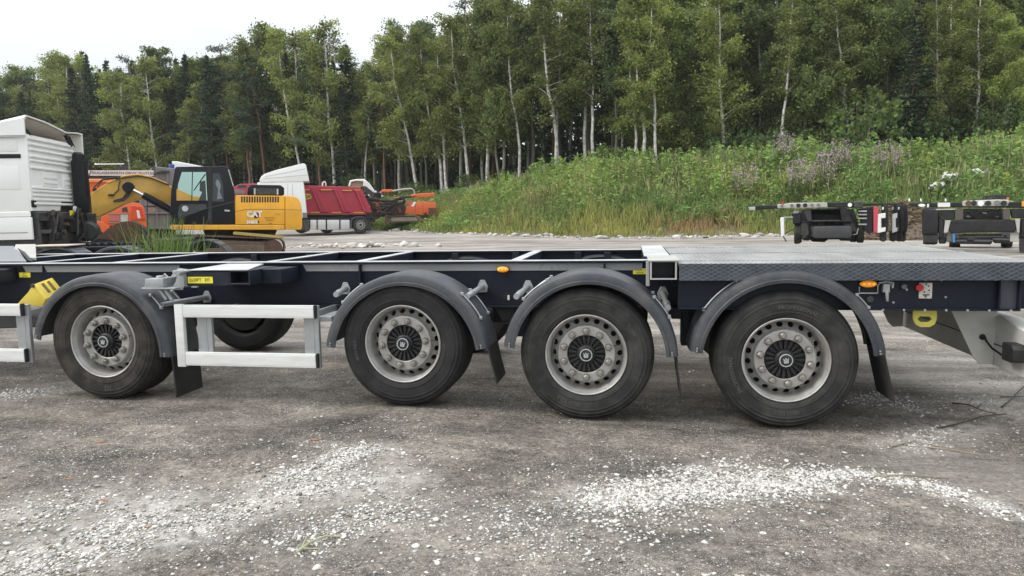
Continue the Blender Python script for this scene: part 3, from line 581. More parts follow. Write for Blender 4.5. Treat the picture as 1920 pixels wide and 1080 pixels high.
WORDS = [[('385/55 R22.5', .034, .38, 70), ('202', .05, .39, -80)], [('385/55 R22.5', .03, .38, 200)], [('TL 160K', .03, .385, 30), ('385/55 R22.5', .034, .38, 250)], [('PROFESSIONAL', .04, .38, 72), ('385/55 R22.5', .032, .38, 265), ('PROFESSIONAL', .04, .38, 190)]]
for i in range(4):
    z = WZ[i]; wheel(WX[i], D0, z, (.1, .2, 0, -.12)[i], words=WORDS[i], tm=(M_TYREM, M_TYREB, M_TYRE, M_TYRE)[i])
    wheel(WX[i], YFAR, Gs(WX[i], YFAR)+.498, .3*i, True, full=(i == 0), tm=M_TYREB)
    m = MB(); m.tube([(WX[i], D0+.2, z), (WX[i], YFAR-.2, z)], .07, 16); m.box(WX[i]-.06, WX[i]+.06, 6.0, 6.12, z-.06, z+.09); m.box(WX[i]-.06, WX[i]+.06, 6.8, 6.92, z-.06, z+.09); tp(m, 'axle', M_STEEL, .003)
    for y in (5.86, 7.0):
        m = MB(); m.prism([(WX[i]-.62, .62), (WX[i]-.5, .55), (WX[i], z-.08), (WX[i]+.3, z-.06), (WX[i]+.3, z-.02), (WX[i], z-.01), (WX[i]-.5, .62), (WX[i]-.6, .68)], y-.035, y+.035); tp(m, 'trailing_arm', M_STEEL, .004)
        m = MB(); m.box(WX[i]-.64, WX[i]-.50, y-.06, y+.06, .5, .752); tp(m, 'hanger_bracket', M_NAVY, .004)
        m = MB(); M = Matrix.Translation((WX[i]+.28, y, z+.04)) @ Matrix.Rotation(math.pi/2, 4, 'X'); m.lathe([(.02, -.06), (.1, -.05), (.12, 0), (.13, .06), (.12, .1), (.125, .15), (.11, .2), (.02, .21)], 20, M=M); tp(m, 'air_spring', M_RUBBER)
    m = MB(); M = Matrix.Translation((WX[i]-.2, 5.86, z+.12)) @ Matrix.Rotation(math.pi/2, 4, 'Z'); m.lathe([(.001, 0), (.07, 0), (.08, .02), (.08, .16), (.07, .18), (.001, .18)], 18, M=M); tp(m, 'brake_chamber', M_STEEL)
for x0, x1, y, z, r in ((.2, 1.0, 6.5, .62, .12), (-2.0, -.9, 6.9, .66, .11)):
    M = Matrix.Translation((x0, y, z)) @ Matrix.Rotation(-math.pi/2, 4, 'Z'); L2 = x1-x0
    m = MB(); m.lathe([(.001, 0), (r*.6, .01), (r*.93, .05), (r, .09), (r, L2-.09), (r*.93, L2-.05), (r*.6, L2-.01), (.001, L2)], 24, M=M); tp(m, 'air_tank', M_BLACK)
m = MB(); m.prism([(-5.4, .66), (-3.55, .64), (-3.55, .60), (-3.7, .54), (-5.4, .48)], 5.75, 6.3); tp(m, 'tool_box', mat('dull_grey_box', (.06, .06, .06), .6), .01)
m = MB(); m.prism([(.6, .74), (.98, .74), (.98, .70), (.86, .62), (.66, .62)], 5.85, 6.0); tp(m, 'valve_block', M_STEEL, .004)
for i in range(9):
    a = random.uniform(.1, .95); m = MB(); x = random.uniform(-2.2, 2.0); m.tube([(x, 5.9+a, .72), (x+.12, 5.95+a, .62+random.uniform(-.05, .05)), (x+.3, 6.0+a, .66), (x+.5, 5.9+a, .74)], .011, 6); tp(m, 'air_hose', M_RUBBER)
# ------------------------------------------------------------------ mudguards
SEC = [(5.142, -.088), (5.139, -.066), (5.147, -.060), (5.147, -.034), (5.157, -.012), (5.176, -.001), (5.28, .004), (5.53, .004), (5.556, -.006), (5.564, -.03), (5.558, -.03), (5.549, -.011), (5.53, -.002), (5.28, -.002), (5.179, -.007), (5.163, -.016), (5.153, -.035), (5.153, -.088)]
def mudguard(cx, zc, r, aR, aL, bend, far=False):
    m = MB(); n = 44; k = len(SEC); angs = np.radians(np.linspace(aR, aL, n))
    for a in angs:
        for y, d in SEC:
            yy = y if not far else 6.44*2-y
            m.v.append((cx+(r+d)*math.cos(a), yy, zc+(r+d)*math.sin(a)))
    for i in range(n-1):
        for j in range(k):
            q = (i*k+j, i*k+(j+1) % k, (i+1)*k+(j+1) % k, (i+1)*k+j); m.f.append(q if far else q[::-1])
    m.f += [tuple(range(k)), tuple((n-1)*k+j for j in range(k-1, -1, -1))]
    return tp(m, 'mudguard', M_GUARD, ang=30)
MG = [(-2.608, .44, .642, -3, 170), (.025, .43, .655, 8, 172), (1.432, .45, .645, 3, 172), (2.815, .44, .664, 7, 173)]
def flap(pts, y0, y1, dimple=False):
    m = MB(); th = .012
    for (x0, z0, x1, z1) in [(*pts[i], *pts[i+1]) for i in range(len(pts)-1)]:
        m.loft([(x0, y0, z0), (x0+th, y0, z0), (x1+th, y0, z1), (x1, y0, z1)], [(x0, y1, z0), (x0+th, y1, z0), (x1+th, y1, z1), (x1, y1, z1)])
    o = tp(m, 'mud_flap', M_RUBBER)
    if dimple:
        m = MB()
        for i in range(24):
            for j in range(22):
                t = (j+.5)/22; (xa, za), (xb, zb) = pts[0], pts[-1]; x = xa+(xb-xa)*t; z = za+(zb-za)*t; y = y0+(y1-y0)*(i+.5+.5*(j % 2))/24.6
                m.add([(x, y-.006, z), (x, y, z-.006), (x, y+.006, z), (x, y, z+.006), (x-.006, y, z)], [(0, 1, 4), (1, 2, 4), (2, 3, 4), (3, 0, 4)])
        m.build('dimple_pattern', M_BLACK, o, flat=True)
    return o
for i, (cx, zc, r, aR, aL) in enumerate(MG):
    g = mudguard(cx, zc, r, aR, aL, 0); mudguard(cx, zc, r, aR, aL, 0, True)
    # bolted rim strip at the ends
    for a in (aR, aL):
        a = math.radians(a)
        for d in (.02, .05):
            p = (cx+(r-.045)*math.cos(a+(d if a < 1 else -d)), 5.143, zc+(r-.045)*math.sin(a+(d if a < 1 else -d))); MB().cyl(p, .006, -.005, .006, 8).build('rivet', M_GALV, g)
flap([(-2.0, .47), (-1.985, .30), (-1.975, .06)], 5.2, 5.56)
flap([(.655, .56), (.69, .38), (.725, .24)], 5.2, 5.56)
flap([(2.055, .52), (2.075, .33), (2.1, .16)], 5.2, 5.56)
flap([(3.455, .56), (3.495, .38), (3.545, .17)], 5.2, 5.56, True)
# mudguard carrier tubes with flange and clamp
def carrier(px, py, ex, ey, dark=False):
    a = aty(px, py, RY0+.03); b_ = aty(ex, ey, 5.24); mm = M_STEEL if dark else M_GALV
    m = MB(); m.tube([tuple(a), tuple(a+(b_-a)*.66), tuple(b_)], .0225, 14); o = tp(m, 'mudguard_carrier', mm)
    m = MB(); m.prism([(a[0]-.035, a[2]-.05), (a[0]+.035, a[2]-.05), (a[0]+.045, a[2]+.0), (a[0]+.018, a[2]+.055), (a[0]-.018, a[2]+.055), (a[0]-.045, a[2])], RY0+.024, RY0+.0385); m.build('flange', mm, o, .003)
    m = MB(); q = a+(b_-a)*.66; m.tube([tuple(q+(b_-a)*.001), tuple(q+(b_-a)*.1)], .027, 12); m.build('clamp_collar', mm, o)
    return b_
def strap(i, angs, ys=(5.22, 5.5)):
    cx, zc, r, aR, aL = MG[i]
    for y in ys:
        m = MB(); P = []
        for a in np.radians(np.linspace(angs[0], angs[1], 9)): P.append((cx+(r+.012)*math.cos(a), y, zc+(r+.012)*math.sin(a)))
        m.tube(P, .006, 6); o = tp(m, 'clamp_strap', M_GALV)
        for q in (P[0], P[-1]): MB().box(q[0]-.012, q[0]+.012, y-.012, y+.012, q[2]-.012, q[2]+.012).build('strap_clip', M_GALV, o, .003)
carrier(388, 557, 303, 572)
for i, px, py, ex, ey, angs in ((1, 648, 541, 630, 552, (122, 140)), (1, 905, 537, 876, 556, (28, 48)), (2, 990, 538, 968, 556, (118, 138)), (2, 1243, 550, 1252, 577, (28, 44)), (3, 1306, 533, 1336, 563, (120, 146)), (3, 1590, 545, 1632, 561, (36, 46))):
    carrier(px, py, ex, ey, i == 3); strap(i, angs)
strap(0, (34, 46))

for x0, x1, y0, y1, Y_ in ((1259, 1279, 577, 598, 5.6), (1277, 1293, 579, 648, 5.62), (924, 949, 575, 604, 5.95), (1238, 1262, 574, 590, 5.7)):
    a = aty(x0, y1, Y_); b_ = aty(x1, y0, Y_); m = MB(); m.box(a[0], b_[0], Y_, Y_+.14, a[2], b_[2]); tp(m, 'hanger_bracket', M_NAVY, .006)
p = aty(949, 556, RY0+.037); m = MB(); m.cyl((p[0], RY0+.0385, p[2]), .026, -.004, 0, 16); tp(m, 'cable_port', M_BLACK); m = MB(); m.box(p[0]+.012, p[0]+.03, RY0+.028, RY0+.036, p[2]-.03, p[2]+.012); tp(m, 'port_clip', M_ALU, .003)
# ------------------------------------------------------------------ vehicles standing behind
class Site:      # a thing with its own ground point, distance and heading; outlines traced in its side plane
    def __init__(s, name, label, cat, px, py, depth, turn=0., group=None, ground=True):
        p = atd(px, py, depth); d = ray(px, py); s.ang = math.atan2(-d[0], d[1])+math.radians(turn)
        z = Gs(p[0], p[1]) if ground else p[2]; s.o = np.array([p[0], p[1], z])
        s.u = np.array([math.cos(s.ang), math.sin(s.ang), 0]); s.n = np.array([-math.sin(s.ang), math.cos(s.ang), 0])
        s.root = thing(name, label, cat, tuple(s.o), s.ang, group)
    def at(s, px, py, v=0.):
        d = ray(px, py); t = ((s.o-CAM)@s.n+v)/(d@s.n); q = CAM+d*t-s.o; return (float(q@s.u), float(q[2]))
    def ats(s, px, py, u=0.):       # on the plane x = u: returns (y, z)
        d = ray(px, py); t = ((s.o-CAM)@s.u+u)/(d@s.u); q = CAM+d*t-s.o; return (float(q@s.n), float(q[2]))
    def poly(s, pts, v=0., q=None): return [s.at(*(q(*p) if q else p), v) for p in pts]
    def prism(s, name, m, pts, v0, v1, bevel=.02, q=None, parent=None, seg=1, pv=None):
        return MB().prism(s.poly(pts, v0 if pv is None else pv, q), v0, v1).build(name, m, parent or s.root, bevel, seg)
    def tube(s, name, m, pts, r, v=0., q=None, parent=None, n=8):
        P = []
        for i, p in enumerate(pts):
            vv = v[i] if isinstance(v, (list, tuple)) else v; a = s.at(*(q(*p) if q else p), vv); P.append((a[0], vv, a[1]))
        return MB().tube(P, r, n).build(name, m, parent or s.root)
def qq(ox, oy, sc): return lambda X, Y: (ox+X/sc, oy+Y/sc)
r7 = qq(160, 290, 4.571); r8 = qq(470, 290, 5.053); r6 = qq(0, 200, 3.856)
M_CAT = mat('excavator_yellow', (.85, .42, .02), .42, var=.1, scale=1.5, coat=.2, dirt=((.3, .2, .1), .35, 2.5))
M_BOOM = mat('boom_ochre', (.6, .36, .06), .5, var=.12, scale=1.2, dirt=((.2, .14, .08), .4, 2.))
M_DARK = mat('black_paint', (.007, .008, .012), .4, var=.15, spec=.3, coat=.0, dirt=(DUST, .04, 3.))
M_RUST = mat('rusty_steel', (.09, .048, .034), .75, var=.3, scale=6, bump=.3, bscale=30, dirt=((.16, .09, .05), .5, 4.))
M_TRACK = mat('muddy_track', (.12, .085, .06), .85, var=.3, scale=8, bump=.4, bscale=30, dirt=((.2, .16, .12), .6, 5.))
M_CHROME = mat('chrome_rod', (.75, .75, .75), .18, metal=.9, var=.03)
M_MINT = mat('mint_glass', (.42, .62, .56), .06, metal=.75, var=.06, scale=.8, rvar=.03)
M_DGLASS = mat('dark_glass', (.02, .03, .033), .05, var=.1, coat=.5, rvar=.03)
M_ORANGE = mat('orange_paint', (.72, .115, .02), .42, var=.1, coat=.25, dirt=((.3, .14, .08), .3, 2.))
M_MAROON = mat('maroon_paint', (.42, .018, .05), .42, var=.12, scale=2, coat=.2, dirt=((.25, .1, .08), .2, 2.))
M_OLDGREY = mat('weathered_grey_steel', (.2, .2, .205), .7, var=.25, scale=3, dirt=((.12, .08, .06), .6, 2.))
M_SILVER = mat('brushed_silver', (.6, .61, .61), .35, metal=.5, var=.08, dirt=((.4, .38, .35), .4, 2.))
M_BLUE = mat('blue_paint', (.03, .06, .3), .45)
M_OCHRE = mat('amber_marking_tape', (.7, .33, .05), .5)
def disc_wheel(s, px, py, rpx, v0, v1, rimm=M_RIM, parent=None):
    c = s.at(px, py, v0); e = s.at(px+rpx, py, v0); R_ = abs(e[0]-c[0]); w_ = v1-v0
    o = MB().lathe([(R_*.56, .04), (R_*.62, 0), (R_*.92, 0), (R_, w_*.2), (R_, w_*.8), (R_*.92, w_), (R_*.5, w_)], 36).build('wheel', M_TYRE, s.root, loc=(c[0], v0, c[1]))
    MB().lathe([(R_*.58, .01), (R_*.56, .0), (R_*.5, .06), (R_*.46, .12), (R_*.3, .05), (R_*.001, .05)], 28).build('rim', rimm, o)
    m = MB()
    for i in range(10):
        a = i*.6283; m.box(R_*.36*math.cos(a)-.02, R_*.36*math.cos(a)+.02, .02, .06, R_*.36*math.sin(a)-.02, R_*.36*math.sin(a)+.02)
    m.build('wheel_nuts', M_STEEL, o); MB().cyl((0, 0, 0), R_*.16, -.02, .06, 14).build('hub_cap', M_DARK, o); return o
# ---- excavator
E_ = Site('excavator', 'yellow crawler excavator with black cab and boom lowered to the left', 'excavator', 440, 490, 21.6)
E_.prism('engine_cover', M_CAT, [(441, 366), (534, 367), (534, 421.4), (441, 421)], 0, 2.7, .03, seg=2)
E_.prism('counterweight', M_CAT, [(534.6, 367), (551, 368), (559, 372), (564, 381), (566.5, 396), (567, 427), (564, 431), (534.6, 431)], -.01, 2.72, .05, seg=2)
E_.prism('side_sill', M_CAT, [(320, 421.6), (534, 422), (534, 431), (320, 431)], -.02, 2.72, .02)
for x in np.linspace(453.5, 521.5, 15):
    E_.prism('vent_slot', M_BLACK, [(x-1.5, 368.5), (x+1.5, 368.5), (x+1.5, 379.5), (x-1.5, 379.5)], -.006, .02, 0)
E_.prism('panel_seam', M_STEEL, [(441, 396.5), (460, 392.5), (480, 391.8), (534, 392.6), (534, 393.3), (480, 392.5), (460, 393.3), (441, 397.3)], -.004, .01, 0)
E_.prism('panel_seam', M_STEEL, [(535, 393), (566, 393.6), (566, 394.1), (535, 393.6)], -.014, .0, 0)
E_.prism('exhaust_hood', M_DARK, [(464, 366), (465, 352), (470, 346), (526, 347), (533, 352), (533, 366)], .15, 1.5, .03, seg=2)
E_.prism('hood_grille', M_STEEL, [(478, 353), (520, 353.5), (520, 365), (478, 365)], .135, .16, 0)
E_.prism('hood_post', M_SILVER, [(476, 353), (479, 353), (479, 365), (476, 365)], .125, .16, 0); E_.prism('hood_post', M_SILVER, [(519, 354), (522, 354), (522, 365), (519, 365)], .125, .16, 0)
cabq = [(328, 314.5), (331, 312.5), (420, 311.5), (427, 314), (432, 322), (440, 360), (441, 421), (318, 421), (321, 356)]
cab = E_.prism('cab', M_DARK, cabq, -.005, 1.0, .04, seg=2)
E_.prism('window', M_MINT, [(341, 322.5), (386, 322.5), (389, 376), (331, 376), (334, 345)], -.011, .02, 0, parent=cab)
E_.prism('window_bar', M_DARK, [(360.2, 322), (361.8, 322), (360.3, 376), (358.8, 376)], -.022, .0, 0, parent=cab)
E_.prism('wiper', M_DARK, [(384, 326), (386, 327), (364, 358), (362.5, 357)], -.02, .0, 0, parent=cab)
E_.prism('seat', mat('seat_grey', (.05, .06, .06), .8), [(375, 341), (385, 338), (387, 376), (372, 376), (379, 360), (374, 358)], -.019, .0, 0, parent=cab)
E_.prism('boom_glimpse', M_BOOM, [(331, 354), (362, 368), (387, 371), (388, 376), (331, 376)], -.018, .0, 0, parent=cab)
E_.prism('window', M_DGLASS, [(399, 325), (411, 325), (418, 345), (420, 378), (398, 378)], -.011, .02, 0, parent=cab)
E_.prism('seat_back', mat('seat_light', (.2, .23, .25), .6), [(406, 336), (411, 339), (414, 348), (412, 360), (417, 372), (407, 374), (409, 355), (404, 345)], -.016, .0, 0, parent=cab)
E_.prism('window', M_DGLASS, [(340, 383), (387, 383), (388, 391), (336, 407), (333, 404), (336, 386)], -.011, .02, 0, parent=cab)
p = E_.at(347, 391, -.02); MB().cyl((p[0], -.02, p[1]), .085, -.01, .0, 16).build('mirror', M_SILVER, cab)
E_.prism('door_post', M_BLACK, [(389.5, 315), (396, 315), (398, 420), (391, 420)], -.014, .0, 0, parent=cab)
E_.prism('cab_handle', M_STEEL, [(391, 396), (394.5, 396), (394.5, 411), (391, 411)], -.03, .0, .01, parent=cab)
E_.prism('cab_trim', M_STEEL, [(327, 411), (390, 389), (440, 377), (440, 378.6), (390, 390.6), (328, 412.5)], -.016, .0, 0, parent=cab)
E_.prism('grab_rail', M_SILVER, [(427.5, 318), (429, 317), (438.5, 349), (437, 350)], -.03, -.005, 0, parent=cab)
E_.prism('cab_badge', M_SILVER, [(421, 393), (431, 394), (431, 396.5), (421, 396)], -.014, 0, 0, parent=cab)
boom = [(-60, 470), (-20, 385), (40, 335), (180, 245), (330, 187), (450, 175), (560, 195), (700, 248), (745, 280), (745, 430), (690, 415), (560, 378), (450, 385), (330, 420), (200, 490), (75, 545), (-20, 600)]
bo = E_.prism('boom', M_BOOM, boom, 1.15, 1.75, .05, r7, seg=2)
E_.prism('boom_top_rail', M_CAT, [(180, 240), (330, 178), (450, 165), (560, 185), (700, 240), (700, 250), (560, 196), (450, 176), (330, 188), (180, 250)], 1.12, 1.2, .01, r7, bo)
E_.tube('boom_hose', M_RUBBER, [(60, 300), (110, 240), (160, 205), (260, 195), (330, 200), (450, 185), (560, 200), (720, 262)], .018, 1.1, r7)
E_.tube('boom_hose', M_RUBBER, [(100, 280), (150, 215), (250, 205), (300, 205)], .018, 1.1, r7)
E_.prism('hose_clamp', M_BLACK, [(55, 300), (85, 280), (100, 295), (70, 315)], 1.05, 1.15, .01, r7)
E_.tube('boom_pipe', M_STEEL, [(365, 300), (350, 340), (320, 375), (250, 395)], .025, 1.12, r7)
E_.tube('boom_pipe', M_STEEL, [(385, 305), (370, 350), (330, 390), (240, 400)], .025, 1.11, r7)
E_.tube('boom_wire', M_STEEL, [(300, 225), (285, 260), (285, 300), (240, 345)], .016, 1.12, r7)
E_.prism('boom_lamp', M_BLACK, [(190, 340), (225, 335), (250, 345), (230, 355), (195, 352)], 1.05, 1.15, .01, r7)
E_.tube('cylinder_rod', M_CHROME, [(385, 290), (505, 352)], .055, .98, r7); E_.tube('cylinder_barrel', M_DARK, [(495, 346), (545, 372), (760, 490)], [.1, .11, .11], .98, r7)
p = E_.at(*r7(368, 278), 1.0); MB().cyl((p[0], .9, p[1]), .16, 0, .3, 16).build('cylinder_pin', M_DARK, E_.root, .02)
E_.tube('cylinder_pipe', M_DARK, [(520, 345), (640, 405), (760, 460)], .025, .9, r7)
E_.prism('stick', M_BOOM, [(-90, 460), (-10, 400), (-5, 560), (100, 700), (60, 720), (-80, 640)], 1.2, 1.65, .04, r7)
bk = [(105, 712), (130, 690), (185, 640), (250, 598), (300, 578), (360, 570), (410, 574), (445, 595), (468, 640), (475, 735), (440, 750), (300, 738), (105, 716)]
b_ = E_.prism('bucket', M_RUST, bk, 1.0, 2.0, .03, r7, seg=2)
E_.prism('bucket_lip', M_STEEL, [(470, 600), (520, 650), (528, 700), (495, 730), (478, 735), (472, 650)], 1.1, 1.9, .02, r7, b_)
E_.prism('bucket_edge', M_RUST, [(105, 712), (440, 748), (438, 756), (104, 718)], .97, 2.03, .005, r7, b_)
tk = [(352, 452), (356, 443), (368, 440), (525, 446), (533, 452), (536, 462), (534, 474), (526, 490), (372, 490), (356, 478)]

for v in (-.05, 2.15):
    E_.prism('track', M_TRACK, [(360, 456), (368, 448), (522, 454), (528, 463), (524, 482), (372, 486)], v+.05, v+.5, .03)
    for i in range(46):        # shoes around the belt
        t = i/46; a = 2*math.pi*t
    n = len(tk)
    per = []
    for i in range(n):
        a, b2 = tk[i], tk[(i+1) % n]; L_ = math.hypot(b2[0]-a[0], b2[1]-a[1])
        k = max(1, round(L_/6.5))
        for j in range(k): per.append((a[0]+(b2[0]-a[0])*j/k, a[1]+(b2[1]-a[1])*j/k, a[0]+(b2[0]-a[0])*(j+.86)/k, a[1]+(b2[1]-a[1])*(j+.86)/k))
    for x0, y0, x1, y1 in per:
        p0 = E_.at(x0, y0, v); p1 = E_.at(x1, y1, v); dx_, dz_ = p1[0]-p0[0], p1[1]-p0[1]; l_ = math.hypot(dx_, dz_) or 1; nx_, nz_ = -dz_/l_*.05, dx_/l_*.05
        MB().prism([p0, p1, (p1[0]-nx_, p1[1]-nz_), (p0[0]-nx_, p0[1]-nz_)], v, v+.6).build('track_shoe', M_TRACK, E_.root)
    if v < 0:
        c = E_.at(512, 466, v); MB().lathe([(.001, -.02), (.1, -.02), (.12, .0), (.25, .0), (.28, .04), (.28, .4)], 24).build('sprocket', M_RUST, E_.root, loc=(c[0], v-.02, c[1]))
        E_.prism('track_frame', M_TRACK, [(375, 458), (500, 460), (500, 478), (380, 478)], v-.01, v+.2, .02)
E_.prism('track_guard', mat('pale_yellow_steel', (.45, .33, .1), .6, dirt=((.2, .15, .1), .4, 3.)), [(437, 435.5), (441, 434.5), (535, 443), (530, 447.5), (437, 440)], -.1, .6, .01)
E_.prism('undercarriage', M_STEEL, [(380, 431.5), (520, 431.5), (510, 452), (390, 452)], .6, 2.1, .02)
p = E_.at(464, 402, 0); text('CAT', .235, mat('decal_white', (.75, .75, .73), .5), E_.root, (p[0]+.2, -.014, p[1]), .003, .012, sx=.95)
E_.prism('logo_triangle', M_BLACK, [(482, 398), (487, 403), (480, 409.5), (475, 408)], -.012, .0, 0); E_.prism('logo_triangle', M_RED, [(487, 400), (489, 404), (483, 409), (481, 409)], -.014, .0, 0); E_.prism('logo_accent', M_STICK, [(470, 406.5), (476, 405.5), (476, 408), (470, 408)], -.0165, 0, 0)
p = E_.at(473, 416.5, 0); text('318D2', .115, mat('decal_white', (.75, .75, .73), .5), E_.root, (p[0], -.014, p[1]), .003, .008); E_.prism('logo_dot', M_BLACK, [(483, 413.5), (486, 414), (486, 418.5), (483, 419)], -.012, 0, 0)
for y, x0, x1 in ((408, 496, 515), (412, 499, 513), (418, 504, 510)): E_.prism('decal_line', mat('brown_print', (.18, .1, .03), .6), [(x0, y), (x1, y), (x1, y+1.3), (x0, y+1.3)], -.006, 0, 0)
p = E_.at(521, 400, 0); MB().box(p[0]-.07, p[0]+.07, -.02, 0, p[1]-.04, p[1]+.04).build('side_reflector', M_OCHRE, E_.root, .01)
# ---- white tractor unit, cab seen from behind
T = Site('tractor_unit', 'white lorry tractor unit with roof wind deflector and black air intake stack', 'lorry', 63, 440, 17., 64)
a = T.at(145, 350)[0]; wz = lambda px, py: T.at(px, py)
W = a; tz = T.at(63, 252)[1]; bz = T.at(66, 396)[1]; FWD = 2.25
lm = T.ats(0, 396)[1]
m = MB(); top = [T.at(63, 253)[1], T.at(140, 266)[1]]
zt = top[0]; z2 = bz
cabm = MB(); cabm.prism([(0, z2), (W, z2), (W, zt-.55), (W-.05, zt-.2), (W-.16, zt-.02), (.08, zt), (.02, zt-.05)], 0, FWD); tcab = cabm.build('cab', M_WHITE, T.root, .04, 2)
zs = [T.at(66, y)[1] for y in (262, 272, 282, 294, 302, 315)]+[T.at(66, y)[1] for y in (352, 358, 366, 374, 382)]
for z in zs:
    MB().box(.1, W-.1, -.045, .01, z-.03, z+.03).build('rear_panel_rib', M_WHITE, tcab, .015)
for x0, x1 in ((.25*W, .55*W), (.68*W, .98*W)):
    za, zb = T.at(66, 320)[1], T.at(66, 349)[1]
    MB().box(x0, x1, -.018, .01, zb, za).build('rear_panel_frame', M_WHITE, tcab, .015, 2)
    for t in (.3, .62): MB().box(x0+.06, x1-.06, -.032, -.017, zb+(za-zb)*t-.03, zb+(za-zb)*t+.03).build('rear_panel_rib', M_WHITE, tcab, .01)
MB().box(-.012, .05, -.025, FWD, z2, zt-.02).build('corner_post', M_WHITE, tcab, .03, 2)
zst = T.ats(0, 293)[1]; MB().box(-.03, -.012, .12, FWD, zst-.05, zst+.05).build('side_moulding', M_DARK, tcab, .01)
p0, p1 = T.ats(2, 312), T.ats(39, 355); MB().box(-.022, -.012, p1[0], FWD, p1[1], p0[1]).build('side_window_blank', M_WHITE, tcab, .03, 2)
p0, p1 = T.ats(2, 262), T.ats(34, 284); MB().box(-.022, -.012, p1[0], FWD, p1[1], p0[1]).build('side_panel', M_WHITE, tcab, .03, 2)
MB().box(-.03, .2, -.03, -.02, T.at(66, 389)[1], T.at(66, 376)[1]).build('marker_lamp', M_DARK, tcab, .01)
sk0, sk1 = T.ats(62, 407)[1], T.ats(62, 449)[1]
MB().prism([(.0, sk0), (.0, sk1), (.75, sk1), (1.25, sk1+.35), (1.5, sk1+.55), (2.2, sk1+.6), (2.2, sk0+.0)], -.05, .03, 'x').build('side_skirt', M_WHITE, T.root, .02, 2)
MB().box(-.06, -.05, .1, 2.1, sk0-.37, sk0-.36).build('skirt_seam', M_STEEL, T.root)
MB().box(-.04, .02, .02, FWD, sk0+.005, z2).build('lower_cab_side', M_WHITE, T.root, .02)
MB().box(-.065, -.05, 1.35, 1.6, sk0-.25, sk0-.15).build('side_reflector', M_RED, T.root)
# spoiler: hollow hood open to the rear
sp_t = T.at(60, 221)[1]; A_ = [(-.12, zt-.06), (-.12, zt+.34), (.0, sp_t+.02), (.35*W, sp_t-.02), (.8*W, sp_t-.16), (W+.1, zt+.3), (W+.42, zt+.3), (W+.4, zt-.42)]
B_ = [(x*.99, max(zt-.08, z-.62)) for x, z in A_]
def shell(A, B, y0, y1, th, m, name, parent):
    mb = MB(); n = len(A); In = lambda P: [(x+(W/2-x)*th*1.1, z-th*1.1) for x, z in P]
    rings = [[(x, y0, z) for x, z in A], [(x, y1, z) for x, z in B], [(x, y1, z) for x, z in In(B)], [(x, y0, z) for x, z in In(A)]]
    mb.v = [tuple(map(float, p)) for r_ in rings for p in r_]
    for r_ in range(4):
        for i in range(n-1): mb.f.append((r_*n+i, r_*n+i+1, ((r_+1) % 4)*n+i+1, ((r_+1) % 4)*n+i))
    return mb.build(name, m, parent)
M_CREAM = mat('cream_underside', (.58, .53, .46), .6, var=.08)
spo = shell(A_, B_, -.06, 2.0, .03, M_WHITE, 'roof_deflector', T.root)
mb = MB(); mb.add([(x*.97+.03*W/2, -.04, z-.07) for x, z in A_[1:7]]+[(x*.97, 1.3, z-.34) for x, z in A_[1:7]], [(i, i+1, i+7, i+6) for i in range(5)]); mb.build('deflector_lining', M_CREAM, spo)
MB().tube([(.25, 0, zt-.02), (.15, .1, zt+.18), (.05, .2, zt+.33)], .035).build('deflector_strut', M_DARK, spo); MB().tube([(.9*W, -.03, zt-.12), (.86*W, .05, zt+.2)], .05).build('deflector_strut', M_DARK, spo)
MB().tube([(.9*W, .0, zt+.15), (1.0*W, .0, zt-.1)], .025).build('deflector_strut', M_DARK, spo); MB().tube([(.3, .0, zt+.0), (.88*W, .0, zt+.03)], .012).build('deflector_cable', M_RUST, spo)
# intake stack
xs = T.at(151, 350, -.25)[0]
zA, zB, zC = T.at(152, 287, -.25)[1], T.at(155, 400, -.25)[1], T.at(165, 418, -.25)[1]
MB().lathe([(.001, 0), (.1, .0), (.145, .06), (.15, .3), (.13, .5)], 20, M=Matrix.Translation((xs, -.25, zA)) @ Matrix.Rotation(-math.pi/2, 4, 'X')).build('intake_head', M_DARK, T.root)
MB().prism([(xs-.1, zA-.2), (xs+.15, zA-.2), (xs+.2, zB+.35), (xs+.2, zB), (xs-.08, zB), (xs-.1, zB+.4)], -.42, -.08).build('intake_stack', M_DARK, T.root, .05, 2)
for i in range(4): MB().cyl((0, 0, 0), .24-.02*(i % 2), 0, .09, 18, Matrix.Translation((xs+.2, -.25, zB-.1-.09*i)) @ Matrix.Rotation(math.pi/2, 4, 'X')).build('intake_bellows', M_RUBBER, T.root)
MB().lathe([(.001, 0), (.2, 0), (.27, .08), (.27, .55), (.23, .75), (.001, .75)], 24, M=Matrix.Translation((xs-.15, -.4, zC-.22)) @ Matrix.Rotation(-math.pi/2, 4, 'Z') @ Matrix.Rotation(.3, 4, 'Z')).build('air_filter', M_BLACK, T.root)
MB().prism([(.55*W, bz-.05), (.92*W, bz-.05), (.85*W, bz+.28), (.62*W, bz+.28)], -.012, .02).build('engine_opening', M_BLACK, T.root)
MB().box(.1, W-.1, -.1, 1.9, .75, bz-.01).build('engine', M_STEEL, T.root, .03)
for i in range(26):
    x = random.uniform(.15, W+.2); z = random.uniform(.8, bz-.05); s_ = random.uniform(.05, .16); MB().box(x-s_, x+s_, -.35+random.uniform(0, .2), -.08, z-s_*.7, z+s_*.7, Matrix.Rotation(0, 4, 'Y')).build('engine_fitting', random.choice([M_STEEL, M_BLACK, M_BLACK, M_DARK, M_RUST]), T.root, .01)
for i in range(8):
    x = random.uniform(.2, W); MB().tube([(x, -.25, .7+random.random()*.2), (x+random.uniform(-.2, .2), -.4, 1.0+random.random()*.2), (x+random.uniform(-.3, .3), -.35, bz-.1+.2*random.random()), (x+random.uniform(-.3, .4), -.2, bz-.2)], .03, 8).build('engine_hose', M_RUBBER, T.root)
